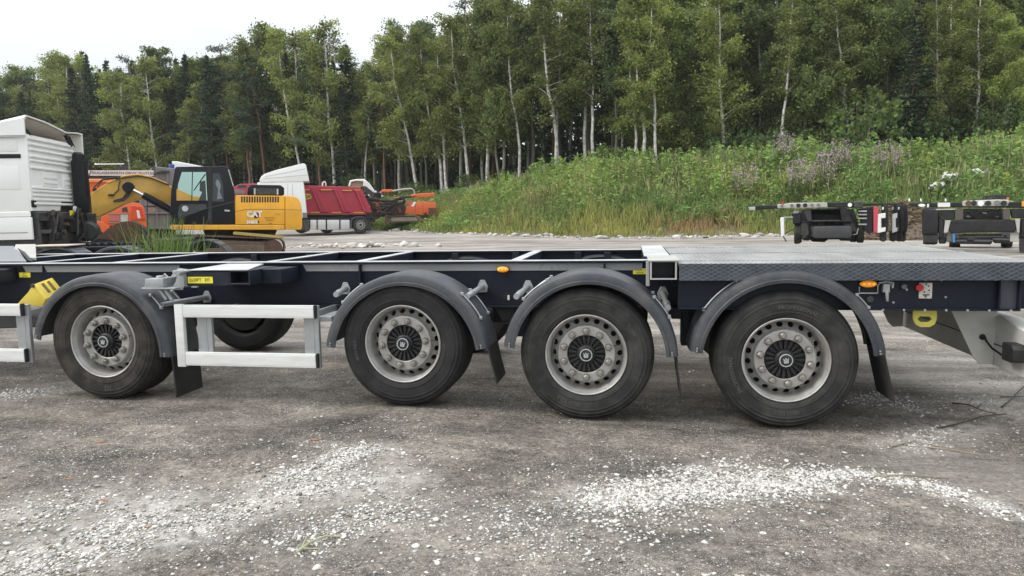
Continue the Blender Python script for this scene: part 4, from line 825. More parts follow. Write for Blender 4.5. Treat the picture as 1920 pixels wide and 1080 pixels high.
MB().tube([(.35, -.2, .75), (.36, -.25, bz-.2), (.5, -.25, bz-.02), (.8, -.2, bz-.1), (.95, -.15, bz-.5)], .06, 10).build('coolant_hose', M_RUBBER, T.root)
MB().cyl((.72*W, -.2, bz+.05), .09, -.02, .02, 12).build('filler_cap', M_ALU, T.root); MB().box(.6*W, .66*W, -.22, -.18, bz-.12, bz+.02).build('fluid_reservoir', M_STICK, T.root, .01)
for x in (.55, W-.6): MB().box(x-.04, x+.04, -3.75, -.05, .62, .86).build('chassis_rail', M_DARK, T.root, .01)
MB().box(.5, W-.5, -3.1, -2.5, .87, .93).build('fifth_wheel', M_STEEL, T.root, .02)
def rear_fender(u0, u1, v, r, zc, parent, name='mudguard', L0=10, L1=170):
    mb = MB(); n = 18
    for a in np.radians(np.linspace(L0, L1, n)):
        c, s_ = math.cos(a), math.sin(a)
        for u, d in ((u0, 0), (u1, 0), (u1, -.03), (u0, -.03)): mb.v.append((u, v+(r+d)*c, zc+(r+d)*s_))
    for i in range(n-1):
        for j in range(4): mb.f.append((i*4+j, i*4+(j+1) % 4, i*4+4+(j+1) % 4, i*4+4+j))
    o = mb.build(name, M_GUARD, parent)
    for k in range(5):
        a = math.radians(50+20*k); MB().box(u0+.05, u1-.05, v+(r+.0)*math.cos(a)-.02, v+(r)*math.cos(a)+.02, zc+r*math.sin(a)-.02, zc+r*math.sin(a)+.012).build('mudguard_rib', M_GUARD, o)
    return o
vy = T.ats(388, 470, .2)[0]
fz = T.ats(388, 449, .2)[1]
for u0 in (-.02,):
    rear_fender(u0, u0+.6, vy, .62, fz-.62, T.root)
    o = MB().lathe([(.3, 0), (.46, 0), (.5, .08), (.5, .5), (.46, .56), (.3, .56)], 30, M=Matrix.Rotation(math.pi/2, 4, 'Z')).build('wheel', M_TYRE, T.root, loc=(u0+.58, vy, fz-1.18)); MB().cyl((0, 0, 0), .31, .05, .1, 20, Matrix.Rotation(math.pi/2, 4, 'Z')).build('rim', M_STEEL, o)
o = MB().lathe([(.3, 0), (.46, 0), (.5, .08), (.5, .25), (.46, .3), (.3, .3)], 30, M=Matrix.Rotation(-math.pi/2, 4, 'Z')).build('wheel', M_TYRE, T.root, loc=(-.04, 2.0, .5)); MB().cyl((0, 0, 0), .31, .05, .1, 20, Matrix.Rotation(-math.pi/2, 4, 'Z')).build('rim', M_RIM, o)
# ---- low chassis parked between the trailer and the tractor
N_ = Site('low_chassis', 'low dark chassis with black ribbed mudguards between the long trailer and the white lorry', 'chassis', 160, 480, 12.6, -24)
def nfend(px):
    u = N_.at(px, 470)[0]; mb = MB(); n = 22; r = .62; zc = N_.at(px, 462)[1]-.62
    for a in np.radians(np.linspace(8, 172, n)):
        c, s_ = math.cos(a), math.sin(a)
        for v, d in ((-.02, -.05), (-.02, -.01), (.01, 0), (.5, 0), (.5, -.02), (.0, -.03)): mb.v.append((u+(r+d)*c, v, zc+(r+d)*s_))
    for i in range(n-1):
        for j in range(6): mb.f.append((i*6+j, i*6+6+j, i*6+6+(j+1) % 6, i*6+(j+1) % 6))
    o = mb.build('mudguard', M_GUARD, N_.root)
    for k in range(12):
        a = math.radians(30+11*k); MB().box(-.012, .012, .06, .46, -.006, .008, Matrix.Translation((u+r*math.cos(a), 0, zc+r*math.sin(a))) @ Matrix.Rotation(math.pi/2-a, 4, 'Y')).build('mudguard_rib', M_GUARD, o)
    o = MB().lathe([(.29, .03), (.3, 0), (.46, -.01), (.5, .06), (.5, .3), (.45, .36), (.3, .36)], 32).build('wheel', M_TYRE, N_.root, loc=(u, .04, .5)); MB().lathe([(.3, .02), (.25, .1), (.2, .05), (.001, .05)], 24).build('rim', M_RIM, o)
nfend(104); nfend(216)
MB().box(N_.at(20, 470)[0], N_.at(300, 470)[0], .75, .85, .75, .98).build('chassis_rail', M_DARK, N_.root, .01); MB().box(N_.at(20, 470)[0], N_.at(300, 470)[0], 1.75, 1.85, .75, .98).build('chassis_rail', M_DARK, N_.root, .01)
z = N_.at(200, 457, 1.2)[1]; MB().box(N_.at(140, 458, 1.2)[0], N_.at(275, 458, 1.2)[0], 1.15, 1.3, z-.05, z+.01).build('rear_ladder', M_BLACK, N_.root, .01)
for i in range(9): MB().box(N_.at(143+i*15, 458, 1.1)[0], N_.at(147+i*15, 458, 1.1)[0], 1.05, 1.42, z-.02, z+.025).build('ladder_rung', M_DARK, N_.root)
pz = N_.at(105, 459, .25)[1]
pl = thing('board', 'pale wooden board lying flat on a black mudguard below the white lorry', 'board', tuple(N_.o+N_.u*N_.at(106, 459, .3)[0]+N_.n*.25+np.array([0, 0, pz])), N_.ang)
MB().box(-.36, .36, -.3, .35, -.02, .0).build('plank', mat('weathered_board', (.5, .45, .37), .8, var=.2, stretch=(1, 8, 1), dirt=((.3, .25, .2), .4, 3.)), pl, .004)
MB().box(-.34, -.30, -.28, .33, -.04, -.0205).build('batten', mat('weathered_board', (.5, .45, .37)), pl)
for px, py in ((62, 464), (117, 464)):
    q = N_.at(px, py, .1); pc = thing('bracket', 'small white lug standing beside the pale board' if px < 80 else 'white block tucked under the pale board', 'bracket', tuple(N_.o+N_.u*q[0]+N_.n*.1+np.array([0, 0, q[1]-.02])), N_.ang)
    MB().box(-.06, .06, -.05, .05, -.03, .04).build('lug', M_WHITE, pc, .012, 2); MB().box(-.1, .02, -.03, .03, .0, .02).build('lug_plate', M_WHITE, pc)
# ---- orange lorry, grey tipper body and a lettered board on its headboard
O_ = Site('orange_lorry', 'orange lorry cab and engine panels half hidden behind the yellow boom', 'lorry', 220, 470, 27)
O_.prism('body_panel', M_ORANGE, [(162, 336), (215, 338), (215, 372), (168, 410), (162, 410)], .4, 1.2, .03)
O_.prism('panel_lid', mat('orange_pale', (.75, .25, .09), .5), [(163, 335.5), (212, 335.5), (206, 342), (163, 342)], .3, 1.2, .02)
O_.prism('cab', M_ORANGE, [(190, 395), (240, 379), (262, 381), (270, 388), (274, 410), (275, 424), (190, 424)], 0, 2.3, .05, seg=2)
O_.prism('window', M_DGLASS, [(229, 390), (238, 388), (240, 397), (229, 397)], -.02, .05, 0)
O_.prism('corner_panel', mat('orange_red_paint', (.62, .06, .015), .4, coat=.3), [(246, 384), (268, 387), (273, 412), (246, 414)], -.05, .05, .03)
O_.prism('lamp', mat('white_lens', (.75, .7, .68), .25), [(256, 394), (261, 395), (264, 410), (258, 410)], -.08, -.02, .02)
O_.prism('red_panel', mat('faded_red_panel', (.5, .13, .11), .6), [(204, 402), (225, 402), (225, 415), (204, 415)], -.03, .02, .01)
for y in (400, 416): O_.prism('trim_strip', mat('grey_green_trim', (.22, .27, .22), .6), [(203, y), (242, y), (242, y+1.6), (203, y+1.6)], -.05, .02, 0)
O_.prism('white_panel', mat('dirty_white_panel', (.5, .5, .47), .6, dirt=((.2, .2, .2), .6, 9.)), [(226, 402), (240, 402), (240, 416), (226, 416)], -.035, .02, .01)
O_.prism('mudguard', M_ORANGE, [(176, 413), (190, 415), (205, 423), (212, 440), (200, 440), (180, 430)], -.1, .5, .04, seg=2)
O_.prism('bumper', M_ORANGE, [(262, 418), (274, 416), (276, 430), (271, 443), (262, 445)], -.02, 2.2, .04)
O_.prism('lower_frame', M_DARK, [(170, 424), (262, 424), (262, 470), (170, 470)], .05, 2.2, .03)
disc_wheel(O_, 230, 462, 17, -.02, .35)
S_ = Site('tipper_body', 'weathered grey steel tipper body standing behind the orange lorry', 'tipper', 292, 470, 31)
S_.prism('side_wall', M_OLDGREY, [(262, 330), (290, 312), (330, 316), (330, 430), (262, 430)], 0, 2.2, .03)
for x in (272, 292, 312): S_.prism('rib', M_OLDGREY, [(x, 318), (x+4, 318), (x+4, 429), (x, 429)], -.08, .0, .01)
for y in (383, 398): S_.prism('rail', M_OLDGREY, [(270, y), (328, y), (328, y+3), (270, y+3)], -.12, -.02, .01)
S_.prism('patch', mat('pinkish_patch', (.3, .22, .17), .7), [(277, 388), (292, 388), (292, 398), (277, 398)], -.06, .0, .01)
S_.prism('underframe', M_BLACK, [(262, 431), (330, 431), (330, 470), (262, 470)], .2, 2.0, .02)
S_.prism('tarp_frame', M_STEEL, [(284, 318), (289, 309), (291, 310), (287, 320)], -.1, .3, .0); S_.prism('cable_cover', M_STEEL, [(288, 323), (305, 318), (318, 320), (318, 324), (300, 324), (288, 328)], -.15, -.05, .02)
B1 = Site('lettered_board', 'long white board with rows of grey lettering above the yellow boom', 'sign', 226, 470, 29)
B1.prism('board', mat('board_white', (.66, .64, .62), .6, var=.1), [(163, 319.5), (288, 319.5), (288, 330), (164, 329.5)], 0, .05, .005)
B1.prism('board_stripe', M_BLACK, [(166, 329), (170, 320), (172, 320), (168, 329)], -.008, 0, 0); B1.prism('board_edge', M_DARK, [(164, 330.2), (288, 330.7), (288, 332.4), (164, 332)], -.01, .08, 0); B1.prism('board_frame', M_STEEL, [(163, 332.6), (215, 332.6), (215, 335), (163, 335)], .0, .2, 0)
for x in (180, 275): B1.prism('board_post', M_STEEL, [(x, 332.5), (x+2, 332.5), (x+2, 470), (x, 470)], .1, .2, 0)
p = B1.at(232, 324.7, 0); text('SKALASEHRFATH ORVIC FLUTUIG', .145, mat('print_grey', (.14, .13, .14), .6), B1.root, (p[0], -.006, p[1]), .002, .003, sx=1.02)
LB = Site('work_lamp_bar', 'slim white tube lamp on a black bracket above the lettered board', 'lamp', 200, 470, 28)
LB.prism('lamp_tube', M_CHROME, [(177, 306.8), (233, 306.2), (233, 308.4), (177, 309.2)], 0, .06, .005); LB.prism('lamp_bracket', M_DARK, [(163, 310), (169, 306), (176, 306), (176, 310.5)], -.02, .1, .01); LB.prism('lamp_base', M_DARK, [(163, 311), (165, 311), (165, 470), (163, 470)], .0, .1, 0); LB.prism('lamp_backing', M_STEEL, [(224, 312), (241, 309), (241, 318.5), (224, 318.5)], .1, .15, 0)
WR = Site('box_van', 'white sloping van roof with a blue front pillar behind the excavator cab', 'van', 350, 470, 33)
WR.prism('roof', M_WHITE, [(322, 302.5), (332, 302.5), (386, 313), (386, 330), (328, 330)], 0, 2., .03); WR.prism('pillar', M_BLUE, [(316.5, 308), (327, 308), (326, 345), (317, 345)], -.05, .3, .02); WR.prism('body', M_WHITE, [(318, 330), (400, 330), (400, 440), (318, 440)], .02, 2., .03); WR.prism('underbody', M_DARK, [(325, 441), (395, 441), (395, 470), (325, 470)], .1, 1.9, .02); WR.prism('pillar_step', M_WHITE, [(318, 339), (323, 339), (322, 349), (318, 349)], -.08, -.04, .01)
PK = Site('maroon_pickup', 'maroon pickup with grey body side showing above the excavator engine', 'pickup', 462, 445, 36)
PK.prism('body', M_MAROON, [(436, 352), (450, 345), (480, 344), (492, 352), (492, 380), (436, 380)], 0, 1.7, .05, seg=2); PK.prism('window', M_DGLASS, [(447, 347), (462, 346.5), (462, 352), (444, 352)], -.02, .02, 0); PK.prism('side_panel', M_OLDGREY, [(436, 356), (458, 356), (460, 364), (436, 364)], -.03, .02, .01); PK.prism('chassis', M_DARK, [(438, 381), (490, 381), (490, 440), (438, 440)], .1, 1.6, .02)
# ---- white cab lorry with silver tanks, and the maroon tipper behind it
K_ = Site('white_lorry', 'white lorry with tall roof deflector and silver side tanks', 'lorry', 600, 440, 42.5)
K_.prism('cab', M_WHITE, [(60, 262), (500, 255), (531, 548), (528, 600), (60, 600)], 0, 2.4, .06, r8, seg=2)
K_.prism('roof_deflector', M_WHITE, [(85, 265), (85, 232), (100, 205), (135, 180), (250, 142), (400, 105), (490, 82), (512, 84), (524, 95), (556, 250), (470, 258)], -.03, 2.43, .05, r8, seg=2)
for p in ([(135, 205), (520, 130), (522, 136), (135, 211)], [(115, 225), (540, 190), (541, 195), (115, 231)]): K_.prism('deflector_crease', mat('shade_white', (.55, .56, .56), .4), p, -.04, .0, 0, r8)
for x in (350, 395): K_.prism('cab_seam', M_GREY, [(x, 275), (x+3, 275), (x+3, 545), (x, 545)], -.012, .02, 0, r8)
K_.prism('cab_step', M_OLDGREY, [(490, 549), (533, 549), (536, 600), (492, 600)], -.02, .6, .02, r8)
K_.prism('chassis', M_DARK, [(480, 600), (1110, 600), (1110, 690), (480, 690)], .3, 2.1, .02, r8)
for x0, x1 in ((565, 625), (633, 712), (722, 840), (850, 938)): K_.prism('fuel_tank', M_SILVER, [(x0, 618), (x1, 618), (x1, 712), (x0, 712)], -.02, .6, .04, r8, seg=2)
for x in (627, 716, 843): K_.prism('tank_strap', M_DARK, [(x, 615), (x+7, 615), (x+7, 715), (x, 715)], -.04, .6, .01, r8)
K_.prism('front_fitting', M_STEEL, [(495, 610), (565, 620), (560, 720), (520, 735), (495, 690)], .02, .7, .05, r8)
x, y = r8(1042, 665); disc_wheel(K_, x, y, 15.4, -.02, .55)
K_.prism('mudguard', M_GUARD, [(945, 640), (960, 605), (1000, 588), (1050, 585), (1090, 595), (1085, 600), (1045, 592), (1000, 596), (965, 615), (955, 700), (940, 700)], -.02, .55, .01, r8)
K_.prism('mud_flap', M_RUBBER, [(1115, 620), (1140, 650), (1142, 720), (1112, 720)], .0, .55, .01, r8)
R_ = Site('maroon_tipper', 'dark red ribbed tipper body on a lorry behind the silver tanks', 'tipper', 640, 436, 45.5)
body = [(400, 292), (1035, 308), (1132, 490), (1087, 566), (400, 558)]
R_.prism('tipper_side', M_MAROON, body, 0, 2.4, .04, r8)
R_.prism('top_rail', M_MAROON, [(400, 290), (1032, 306), (1050, 340), (400, 335)], -.12, .1, .02, r8); R_.prism('bottom_rail', M_MAROON, [(400, 545), (1095, 550), (1087, 570), (400, 562)], -.1, .1, .02, r8)
for x in (575, 785, 985):
    R_.prism('rib', M_MAROON, [(x, 335), (x+72, 335), (x+165, 548), (x+85, 548)], -.14, .02, .03, r8); R_.prism('rib_crease', mat('maroon_dark', (.18, .01, .026), .45), [(x+30, 337), (x+36, 337), (x+125, 546), (x+118, 546)], -.15, -.1, 0, r8)
for x0, x1, y in ((515, 560, 333), (665, 770, 334), (865, 960, 340), (985, 1035, 338), (570, 655, 549), (775, 860, 550), (975, 1075, 550)): R_.prism('marking_tape', M_OCHRE, [(x0, y-6), (x1, y-6), (x1, y+4), (x0, y+4)], -.13, -.11, 0, r8)
R_.prism('marking_tape', M_OCHRE, [(1040, 355), (1052, 350), (1072, 400), (1066, 405)], -.02, .02, 0, r8); R_.prism('marking_tape', M_OCHRE, [(1088, 545), (1128, 488), (1136, 492), (1098, 556)], -.03, .02, 0, r8)
ov = [(535+48*math.cos(a), 397+26*math.sin(a)) for a in np.linspace(0, 6.283, 25)[:-1]]; ov2 = [(535+42*math.cos(a), 397+20*math.sin(a)) for a in np.linspace(0, 6.283, 25)[:-1]]
R_.prism('maker_badge', M_STICK, ov, -.04, 0, 0, r8); R_.prism('badge_field', mat('badge_ochre', (.55, .42, .03), .5), ov2, -.05, -.03, 0, r8); p = R_.at(*r8(542, 397), -.05); text('SKAT', .26, M_BLACK, R_.root, (p[0], -.055, p[1]), .003, .004)
R_.prism('chassis', M_DARK, [(420, 568), (1090, 572), (1090, 700), (420, 690)], .3, 2.0, .02, r8); R_.prism('hydraulic_ram', M_STEEL, [(800, 595), (940, 568), (945, 575), (805, 602)], .1, .25, .0, r8)
R_.prism('lamp_bracket', M_WHITE, [(672, 300), (676, 262), (690, 250), (712, 252), (718, 296), (708, 296), (704, 264), (690, 264), (686, 298)], .1, .2, 0, r8)
for x in (480, 720): xx, yy = r8(x, 680); disc_wheel(R_, xx, yy, 13.5, .25, .7)
# ---- wrecked cab and orange drilling rig
C_ = Site('wrecked_cab', 'tilted white cab shell with a tan interior above the maroon tipper', 'cab', 680, 425, 49)
C_.prism('shell_frame', M_WHITE, [(925, 300), (940, 245), (1000, 232), (1075, 230), (1125, 270), (1165, 325), (1175, 350), (1080, 300), (1068, 255), (1000, 250), (955, 258), (945, 300)], 0, 1.4, .03, r8)
C_.prism('interior', mat('tan_lining', (.4, .32, .2), .8, var=.2), [(940, 310), (950, 255), (1065, 250), (1055, 300), (1050, 312)], .2, 1.3, .02, r8)
C_.prism('side_panel', M_WHITE, [(1075, 235), (1125, 270), (1170, 340), (1240, 350), (1240, 366), (1165, 360), (1090, 300), (1060, 300)], -.05, .1, .03, r8)
C_.prism('engine', M_STEEL, [(1050, 320), (1120, 300), (1160, 350), (1200, 370), (1150, 420), (1080, 400)], .0, 1., .05, r8)
for i in range(14):
    a, b2 = random.uniform(1065, 1240), random.uniform(330, 410); C_.prism('engine_fitting', random.choice([M_STEEL, M_BLACK, M_WHITE, M_OLDGREY, M_RUST]), [(a, b2), (a+22, b2+3), (a+20, b2+16), (a+2, b2+14)], -.15, .1, .02, r8)
C_.prism('frame', M_STEEL, [(930, 420), (1180, 420), (1180, 640), (930, 640)], .4, 1.6, .02, r8)
D_ = Site('drilling_rig', 'orange tracked drilling rig with black hydraulic hoses beside the grassy bank', 'rig', 755, 418, 47)
D_.prism('engine_housing', M_ORANGE, [(1530, 450), (1630, 445), (1755, 450), (1755, 560), (1740, 575), (1640, 572), (1460, 560), (1470, 510), (1500, 490)], 0, 1.9, .05, r8, seg=2)
D_.prism('white_stripe', M_WHITE, [(1545, 448), (1570, 446), (1545, 490), (1520, 490)], -.02, .02, 0, r8); D_.prism('red_hood', mat('faded_red_hood', (.42, .16, .13), .5), [(1440, 470), (1470, 440), (1545, 440), (1520, 490), (1440, 480)], .1, 1.5, .06, r8, seg=2)
D_.prism('grille', M_RUST, [(1685, 505), (1752, 505), (1750, 570), (1685, 568)], -.03, .02, .0, r8)
for x in (1560, 1630): D_.prism('panel_seam', M_RUST, [(x, 450), (x+3, 450), (x+3, 560), (x, 560)], -.01, .02, 0, r8)
D_.prism('drill_mast', M_ORANGE, [(1240, 332), (1345, 328), (1345, 354), (1240, 356)], .4, .8, .03, r8); D_.prism('mast_beam', M_ORANGE, [(1440, 395), (1560, 372), (1740, 360), (1750, 388), (1700, 400), (1560, 405), (1450, 412)], .2, .8, .03, r8); D_.prism('mast_slide', mat('faded_red_slide', (.4, .15, .1), .6), [(1330, 410), (1560, 378), (1560, 392), (1330, 420)], .1, .5, .02, r8)
D_.prism('lower_body', M_RUST, [(1150, 450), (1460, 445), (1480, 560), (1440, 585), (1160, 590)], .2, 1.5, .05, r8)
D_.prism('arm', mat('red_oxide', (.3, .08, .04), .6), [(1180, 450), (1215, 440), (1240, 540), (1200, 570)], -.1, .3, .04, r8); D_.prism('arm', M_RUST, [(1380, 460), (1420, 450), (1440, 550), (1400, 560)], -.1, .3, .04, r8)
D_.prism('coupling', M_BLACK, [(1640, 548), (1665, 545), (1672, 600), (1645, 602)], -.1, .2, .03, r8)
D_.prism('track', M_TRACK, [(1280, 600), (1300, 578), (1560, 576), (1610, 590), (1625, 625), (1600, 640), (1310, 645), (1285, 630)], -.15, .35, .03, r8, seg=2); D_.prism('track', M_TRACK, [(1280, 600), (1300, 578), (1560, 576), (1610, 590), (1625, 625), (1600, 640), (1310, 645), (1285, 630)], 1.5, 2.0, .03, r8, pv=-.15)
D_.prism('track_frame', mat('pale_mud', (.3, .25, .2), .9, var=.2), [(1330, 596), (1560, 592), (1580, 628), (1330, 634)], -.2, -.1, .04, r8); D_.prism('track_link', M_RUST, [(1270, 570), (1295, 565), (1300, 650), (1275, 655)], -.2, .2, .02, r8)
hs = [[(1130, 420), (1200, 430), (1290, 425), (1360, 440), (1420, 400), (1520, 390)], [(1140, 410), (1250, 435), (1330, 440), (1400, 415), (1460, 410)], [(1350, 430), (1380, 470), (1430, 475), (1460, 430), (1440, 400)], [(1360, 425), (1400, 460), (1440, 450), (1450, 410)], [(1220, 560), (1290, 520), (1340, 470), (1360, 440)], [(1150, 600), (1200, 590), (1240, 560), (1290, 540)], [(1140, 590), (1150, 610), (1190, 605), (1220, 570)], [(1180, 500), (1260, 480), (1330, 490)], [(1190, 520), (1280, 500), (1350, 460)], [(1210, 540), (1260, 560), (1320, 550), (1380, 500)], [(1230, 470), (1300, 455), (1400, 470), (1470, 500)], [(1300, 590), (1380, 580), (1470, 585), (1560, 580)]]
for i, h_ in enumerate(hs): D_.tube('hydraulic_hose', M_RUBBER if i % 4 else M_STEEL, h_, .05, -.15-.04*(i % 4), r8)
for i, h_ in enumerate(hs[:6]): D_.tube('hydraulic_hose', M_RUBBER, [(x+6, y+12) for x, y in h_], .04, -.05, r8)
D_.tube('hose_arch', M_GALV, [(1345, 345), (1430, 330), (1520, 322), (1545, 335), (1555, 385)], .06, .3, r8); D_.prism('guard_net', M_STEEL, [(1345, 340), (1440, 328), (1440, 334), (1345, 348)], .25, .35, .01, r8)
for i in range(12):
    a, b2 = random.uniform(1150, 1420), random.uniform(450, 570); D_.prism('fitting', random.choice([M_STEEL, M_BLACK, M_OLDGREY, M_RUST, M_RUST]), [(a, b2), (a+26, b2+5), (a+22, b2+22), (a+2, b2+18)], .0, .3, .02, r8)
# ---- two container chassis at the right
def right_chassis(name, label, px, py, depth, fr):
    s = Site(name, label, 'trailer', px, py, depth, 0); return s
r5 = qq(1390, 360, 7.111); r5b = qq(1650, 360, 7.111)
Q = Site('container_chassis', 'dark container chassis seen end-on with red and white marker boards and a row of mudguards', 'trailer', 1540, 458, 22.3)
Q.prism('front_beam', M_CHAR, [(100, 185), (490, 175), (490, 218), (185, 242), (100, 240)], .0, .2, .02, r5); Q.prism('beam_end', M_GREY, [(96, 200), (186, 197), (186, 242), (100, 243)], -.03, -.001, .01, r5)
cp = Q.prism('connector_plate', M_GREY, [(478, 165), (700, 145), (1145, 140), (1150, 205), (800, 218), (480, 215)], -.06, .1, .02, r5)
for x, y in ((540, 182), (672, 180), (760, 180), (850, 176), (940, 172), (1025, 170)):
    p = Q.at(*r5(x, y), -.06); MB().cyl((p[0], -.06, p[1]), .065 if x in (760, 850) else .05, -.03, .0, 14).build('connector', M_BLACK if x in (760, 850) else M_OLDGREY, cp, .005)
p = Q.at(*r5(557, 145), -.05); MB().box(p[0]-.03, p[0]+.03, -.06, 0, p[1]-.05, p[1]+.05).build('coupling_head', M_RED, cp)
Q.prism('crossbeam', M_CHAR, [(1146, 140), (1500, 135), (1500, 210), (1150, 205)], -.02, .3, .02, r5); p = Q.at(*r5(1447, 172), -.03); MB().cyl((p[0], -.03, p[1]), .06, -.03, .01, 14).build('white_reflector', M_WHITE, Q.root)
Q.prism('twist_lock', M_STEEL, [(1500, 140), (1520, 125), (1610, 125), (1625, 145), (1625, 212), (1500, 212)], -.05, .25, .02, r5)
Q.prism('side_rail', M_CHAR, [(1600, 150), (2110, 150), (2110, 170), (1600, 190)], .3, .5, .01, r5)
Q.prism('neck_side', M_STEEL, [(820, 235), (925, 222), (945, 392), (880, 392)], .05, 1.5, .02, r5); Q.prism('neck_side', M_CHAR, [(1310, 210), (1410, 215), (1480, 380), (1480, 400), (1340, 400)], .0, 1.5, .02, r5); Q.prism('neck_top', M_STEEL, [(925, 222), (1310, 212), (1310, 230), (925, 240)], .1, 2.2, .0, r5); Q.prism('neck_bulkhead', mat('dull_dark', (.03, .03, .034), .6), [(940, 290), (1310, 290), (1320, 382), (945, 385)], .8, .9, .02, r5); Q.prism('neck_lip', M_STEEL, [(945, 378), (1330, 372), (1330, 392), (945, 396)], .0, .4, .01, r5)
Q.prism('water_tank', mat('black_poly_tank', (.035, .037, .042), .5, dirt=(DUST, .2, 3.)), [(950, 480), (975, 455), (1450, 450), (1475, 470), (1478, 590), (1455, 615), (980, 618), (950, 595)], -.05, .5, .04, r5, seg=2)
def small_wheel(s, q, x, y, wpx, hpx, v, name='wheel'):
    a = s.at(*q(x-wpx/2, y), v); b2 = s.at(*q(x+wpx/2, y), v); t_ = s.at(*q(x, y-hpx/2), v); w_ = b2[0]-a[0]; R2 = t_[1]-a[1]
    o = MB().lathe([(R2*.5, 0), (R2*.93, 0), (R2, w_*.2), (R2, w_*.45), (R2*.97, w_*.48), (R2*.97, w_*.52), (R2, w_*.55), (R2, w_*.8), (R2*.93, w_), (R2*.5, w_)], 32, M=Matrix.Rotation(-math.pi/2, 4, 'Z')).build(name, M_TYRE, s.root, loc=(a[0], v+R2, a[1])); MB().cyl((0, 0, 0), R2*.52, w_*.1, w_*.9, 18, Matrix.Rotation(-math.pi/2, 4, 'Z')).build('rim', M_STEEL, o); return o
small_wheel(Q, r5, 742, 560, 78, 280, .1); small_wheel(Q, r5, 1595, 545, 90, 280, .3); small_wheel(Q, r5, 1040, 545, 230, 230, 1.3)
Q.prism('suspension', M_STEEL, [(770, 400), (900, 400), (930, 560), (860, 630), (790, 640), (760, 520)], .2, .8, .06, r5); Q.prism('suspension', M_STEEL, [(1330, 400), (1500, 400), (1560, 470), (1540, 560), (1400, 540)], .2, .8, .06, r5)
Q.prism('mudguard', M_CHAR, [(672, 280), (700, 258), (770, 258), (810, 290), (800, 420), (690, 440)], .1, .6, .04, r5); Q.prism('guard_cap', M_GREY, [(690, 262), (720, 252), (770, 262), (760, 285), (690, 288)], .05, .3, .02, r5)
gd = Q.prism('side_marker_board', M_ALU, [(520, 340), (570, 335), (575, 590), (530, 592)], -.1, -.05, .015, r5); Q.prism('marker_arm', M_GALV, [(560, 332), (690, 328), (690, 345), (560, 350)], -.08, .0, .01, r5, gd); Q.tube('marker_stay', M_STEEL, [(600, 660), (550, 575), (690, 490)], .025, -.05, r5, gd)
Q.prism('mudguard', M_CHAR, [(1550, 235), (1600, 220), (1750, 190), (1770, 200), (1760, 540), (1700, 555), (1640, 500), (1600, 400)], .1, .8, .04, r5)
for y in (255, 300, 350, 430): Q.prism('carrier_bar', M_GALV, [(1560, y-8), (1675, y-8), (1675, y+12), (1560, y+12)], .0, .06, .01, r5)
mk = Q.prism('red_marker_board', mat('red_marker', (.5, .05, .08), .45, dirt=((.4, .2, .2), .2, 4.)), [(1765, 195), (1785, 187), (1828, 212), (1812, 548), (1762, 530)], -.03, .05, .01, r5)
for k, (x0, x1) in enumerate(((1815, 1925), (2010, 2080))):
    Q.prism('white_marker_board', M_ALU, [(x0, 295), (x1, 280), (x1, 345), (x0+50, 352), (x0+50, 480), (x1, 470), (x1, 525), (x0, 548)], -.02+.5*k, .03+.5*k, .01, r5)
for k, x in enumerate((1890, 2020, 2100, 2150)):
    o = Q.prism('mudguard', M_CHAR, [(x, 180), (x+22, 160), (x+50, 165), (x+68, 200), (x+74, 420), (x+62, 520), (x+40, 560), (x+8, 540), (x, 400)], .1+.5*k, .8+.5*k, .05, r5, seg=2)
    Q.prism('tyre', M_TYRE, [(x-30, 520), (x+45, 540), (x+50, 640), (x+20, 665), (x-30, 660)], .15+.5*k, .75+.5*k, .05, r5, o, seg=2); Q.prism('reflector', M_ALU, [(x-12, 205), (x+10, 200), (x+10, 235), (x-12, 240)], .05+.5*k, .09+.5*k, .01, r5, o)
Q2 = Site('container_chassis', 'dark container chassis end with wide mudguard, long crossbeam and coiled hoses on top', 'trailer', 1800, 478, 20.4)
Q2.prism('top_beam', M_CHAR, [(380, 145), (1920, 130), (2100, 130), (2100, 215), (1100, 205), (400, 195)], .0, .3, .02, r5b)
c2 = Q2.prism('connector_plate', M_GREY, [(1095, 140), (1110, 118), (1560, 100), (1700, 102), (1730, 120), (1700, 188), (1100, 192)], -.06, .25, .02, r5b)
for x, y, mm in ((1180, 150, M_RUST), (1250, 148, M_BLACK), (1345, 155, M_WHITE), (1440, 150, M_BLACK), (1560, 145, M_OLDGREY), (1650, 150, M_BLACK)):
    p = Q2.at(*r5b(x, y), -.06); MB().cyl((p[0], -.06, p[1]), .075, -.035, .0, 14).build('connector', mm, c2, .008)
Q2.prism('white_plate', M_ALU, [(770, 145), (935, 142), (935, 198), (770, 200)], -.03, .0, .005, r5b)
ovl = [(557+48*math.cos(a), 177+20*math.sin(a)) for a in np.linspace(0, 6.283, 17)[:-1]]; Q2.prism('oval_badge', M_WHITE, ovl, -.025, .0, 0, r5b); Q2.prism('lug', M_ALU, [(630, 160), (655, 160), (652, 205), (625, 205)], -.03, 0, .005, r5b)
for x in (392, 545, 875): Q2.prism('lock_pin', M_WHITE, [(x-9, 128), (x-12, 100), (x-2, 78), (x+10, 100), (x+9, 128)], .02, .1, .01, r5b)
Q2.prism('coupling_head', mat('rust_orange', (.4, .17, .08), .6), [(1690, 70), (1725, 70), (1725, 125), (1690, 125)], .0, .1, .01, r5b); Q2.prism('amber_reflector', M_OCHRE, [(1890, 125), (2000, 125), (2000, 195), (1890, 195)], -.02, 0, .01, r5b)
pts = []
for i in range(70):
    t = i/69; pts.append((1380+340*t+26*math.cos(i*.95), 85-18*math.sin(t*3.1)+26*math.sin(i*.95)))
Q2.tube('coiled_hose', M_RUBBER, pts, .022, .15, r5b, n=6)
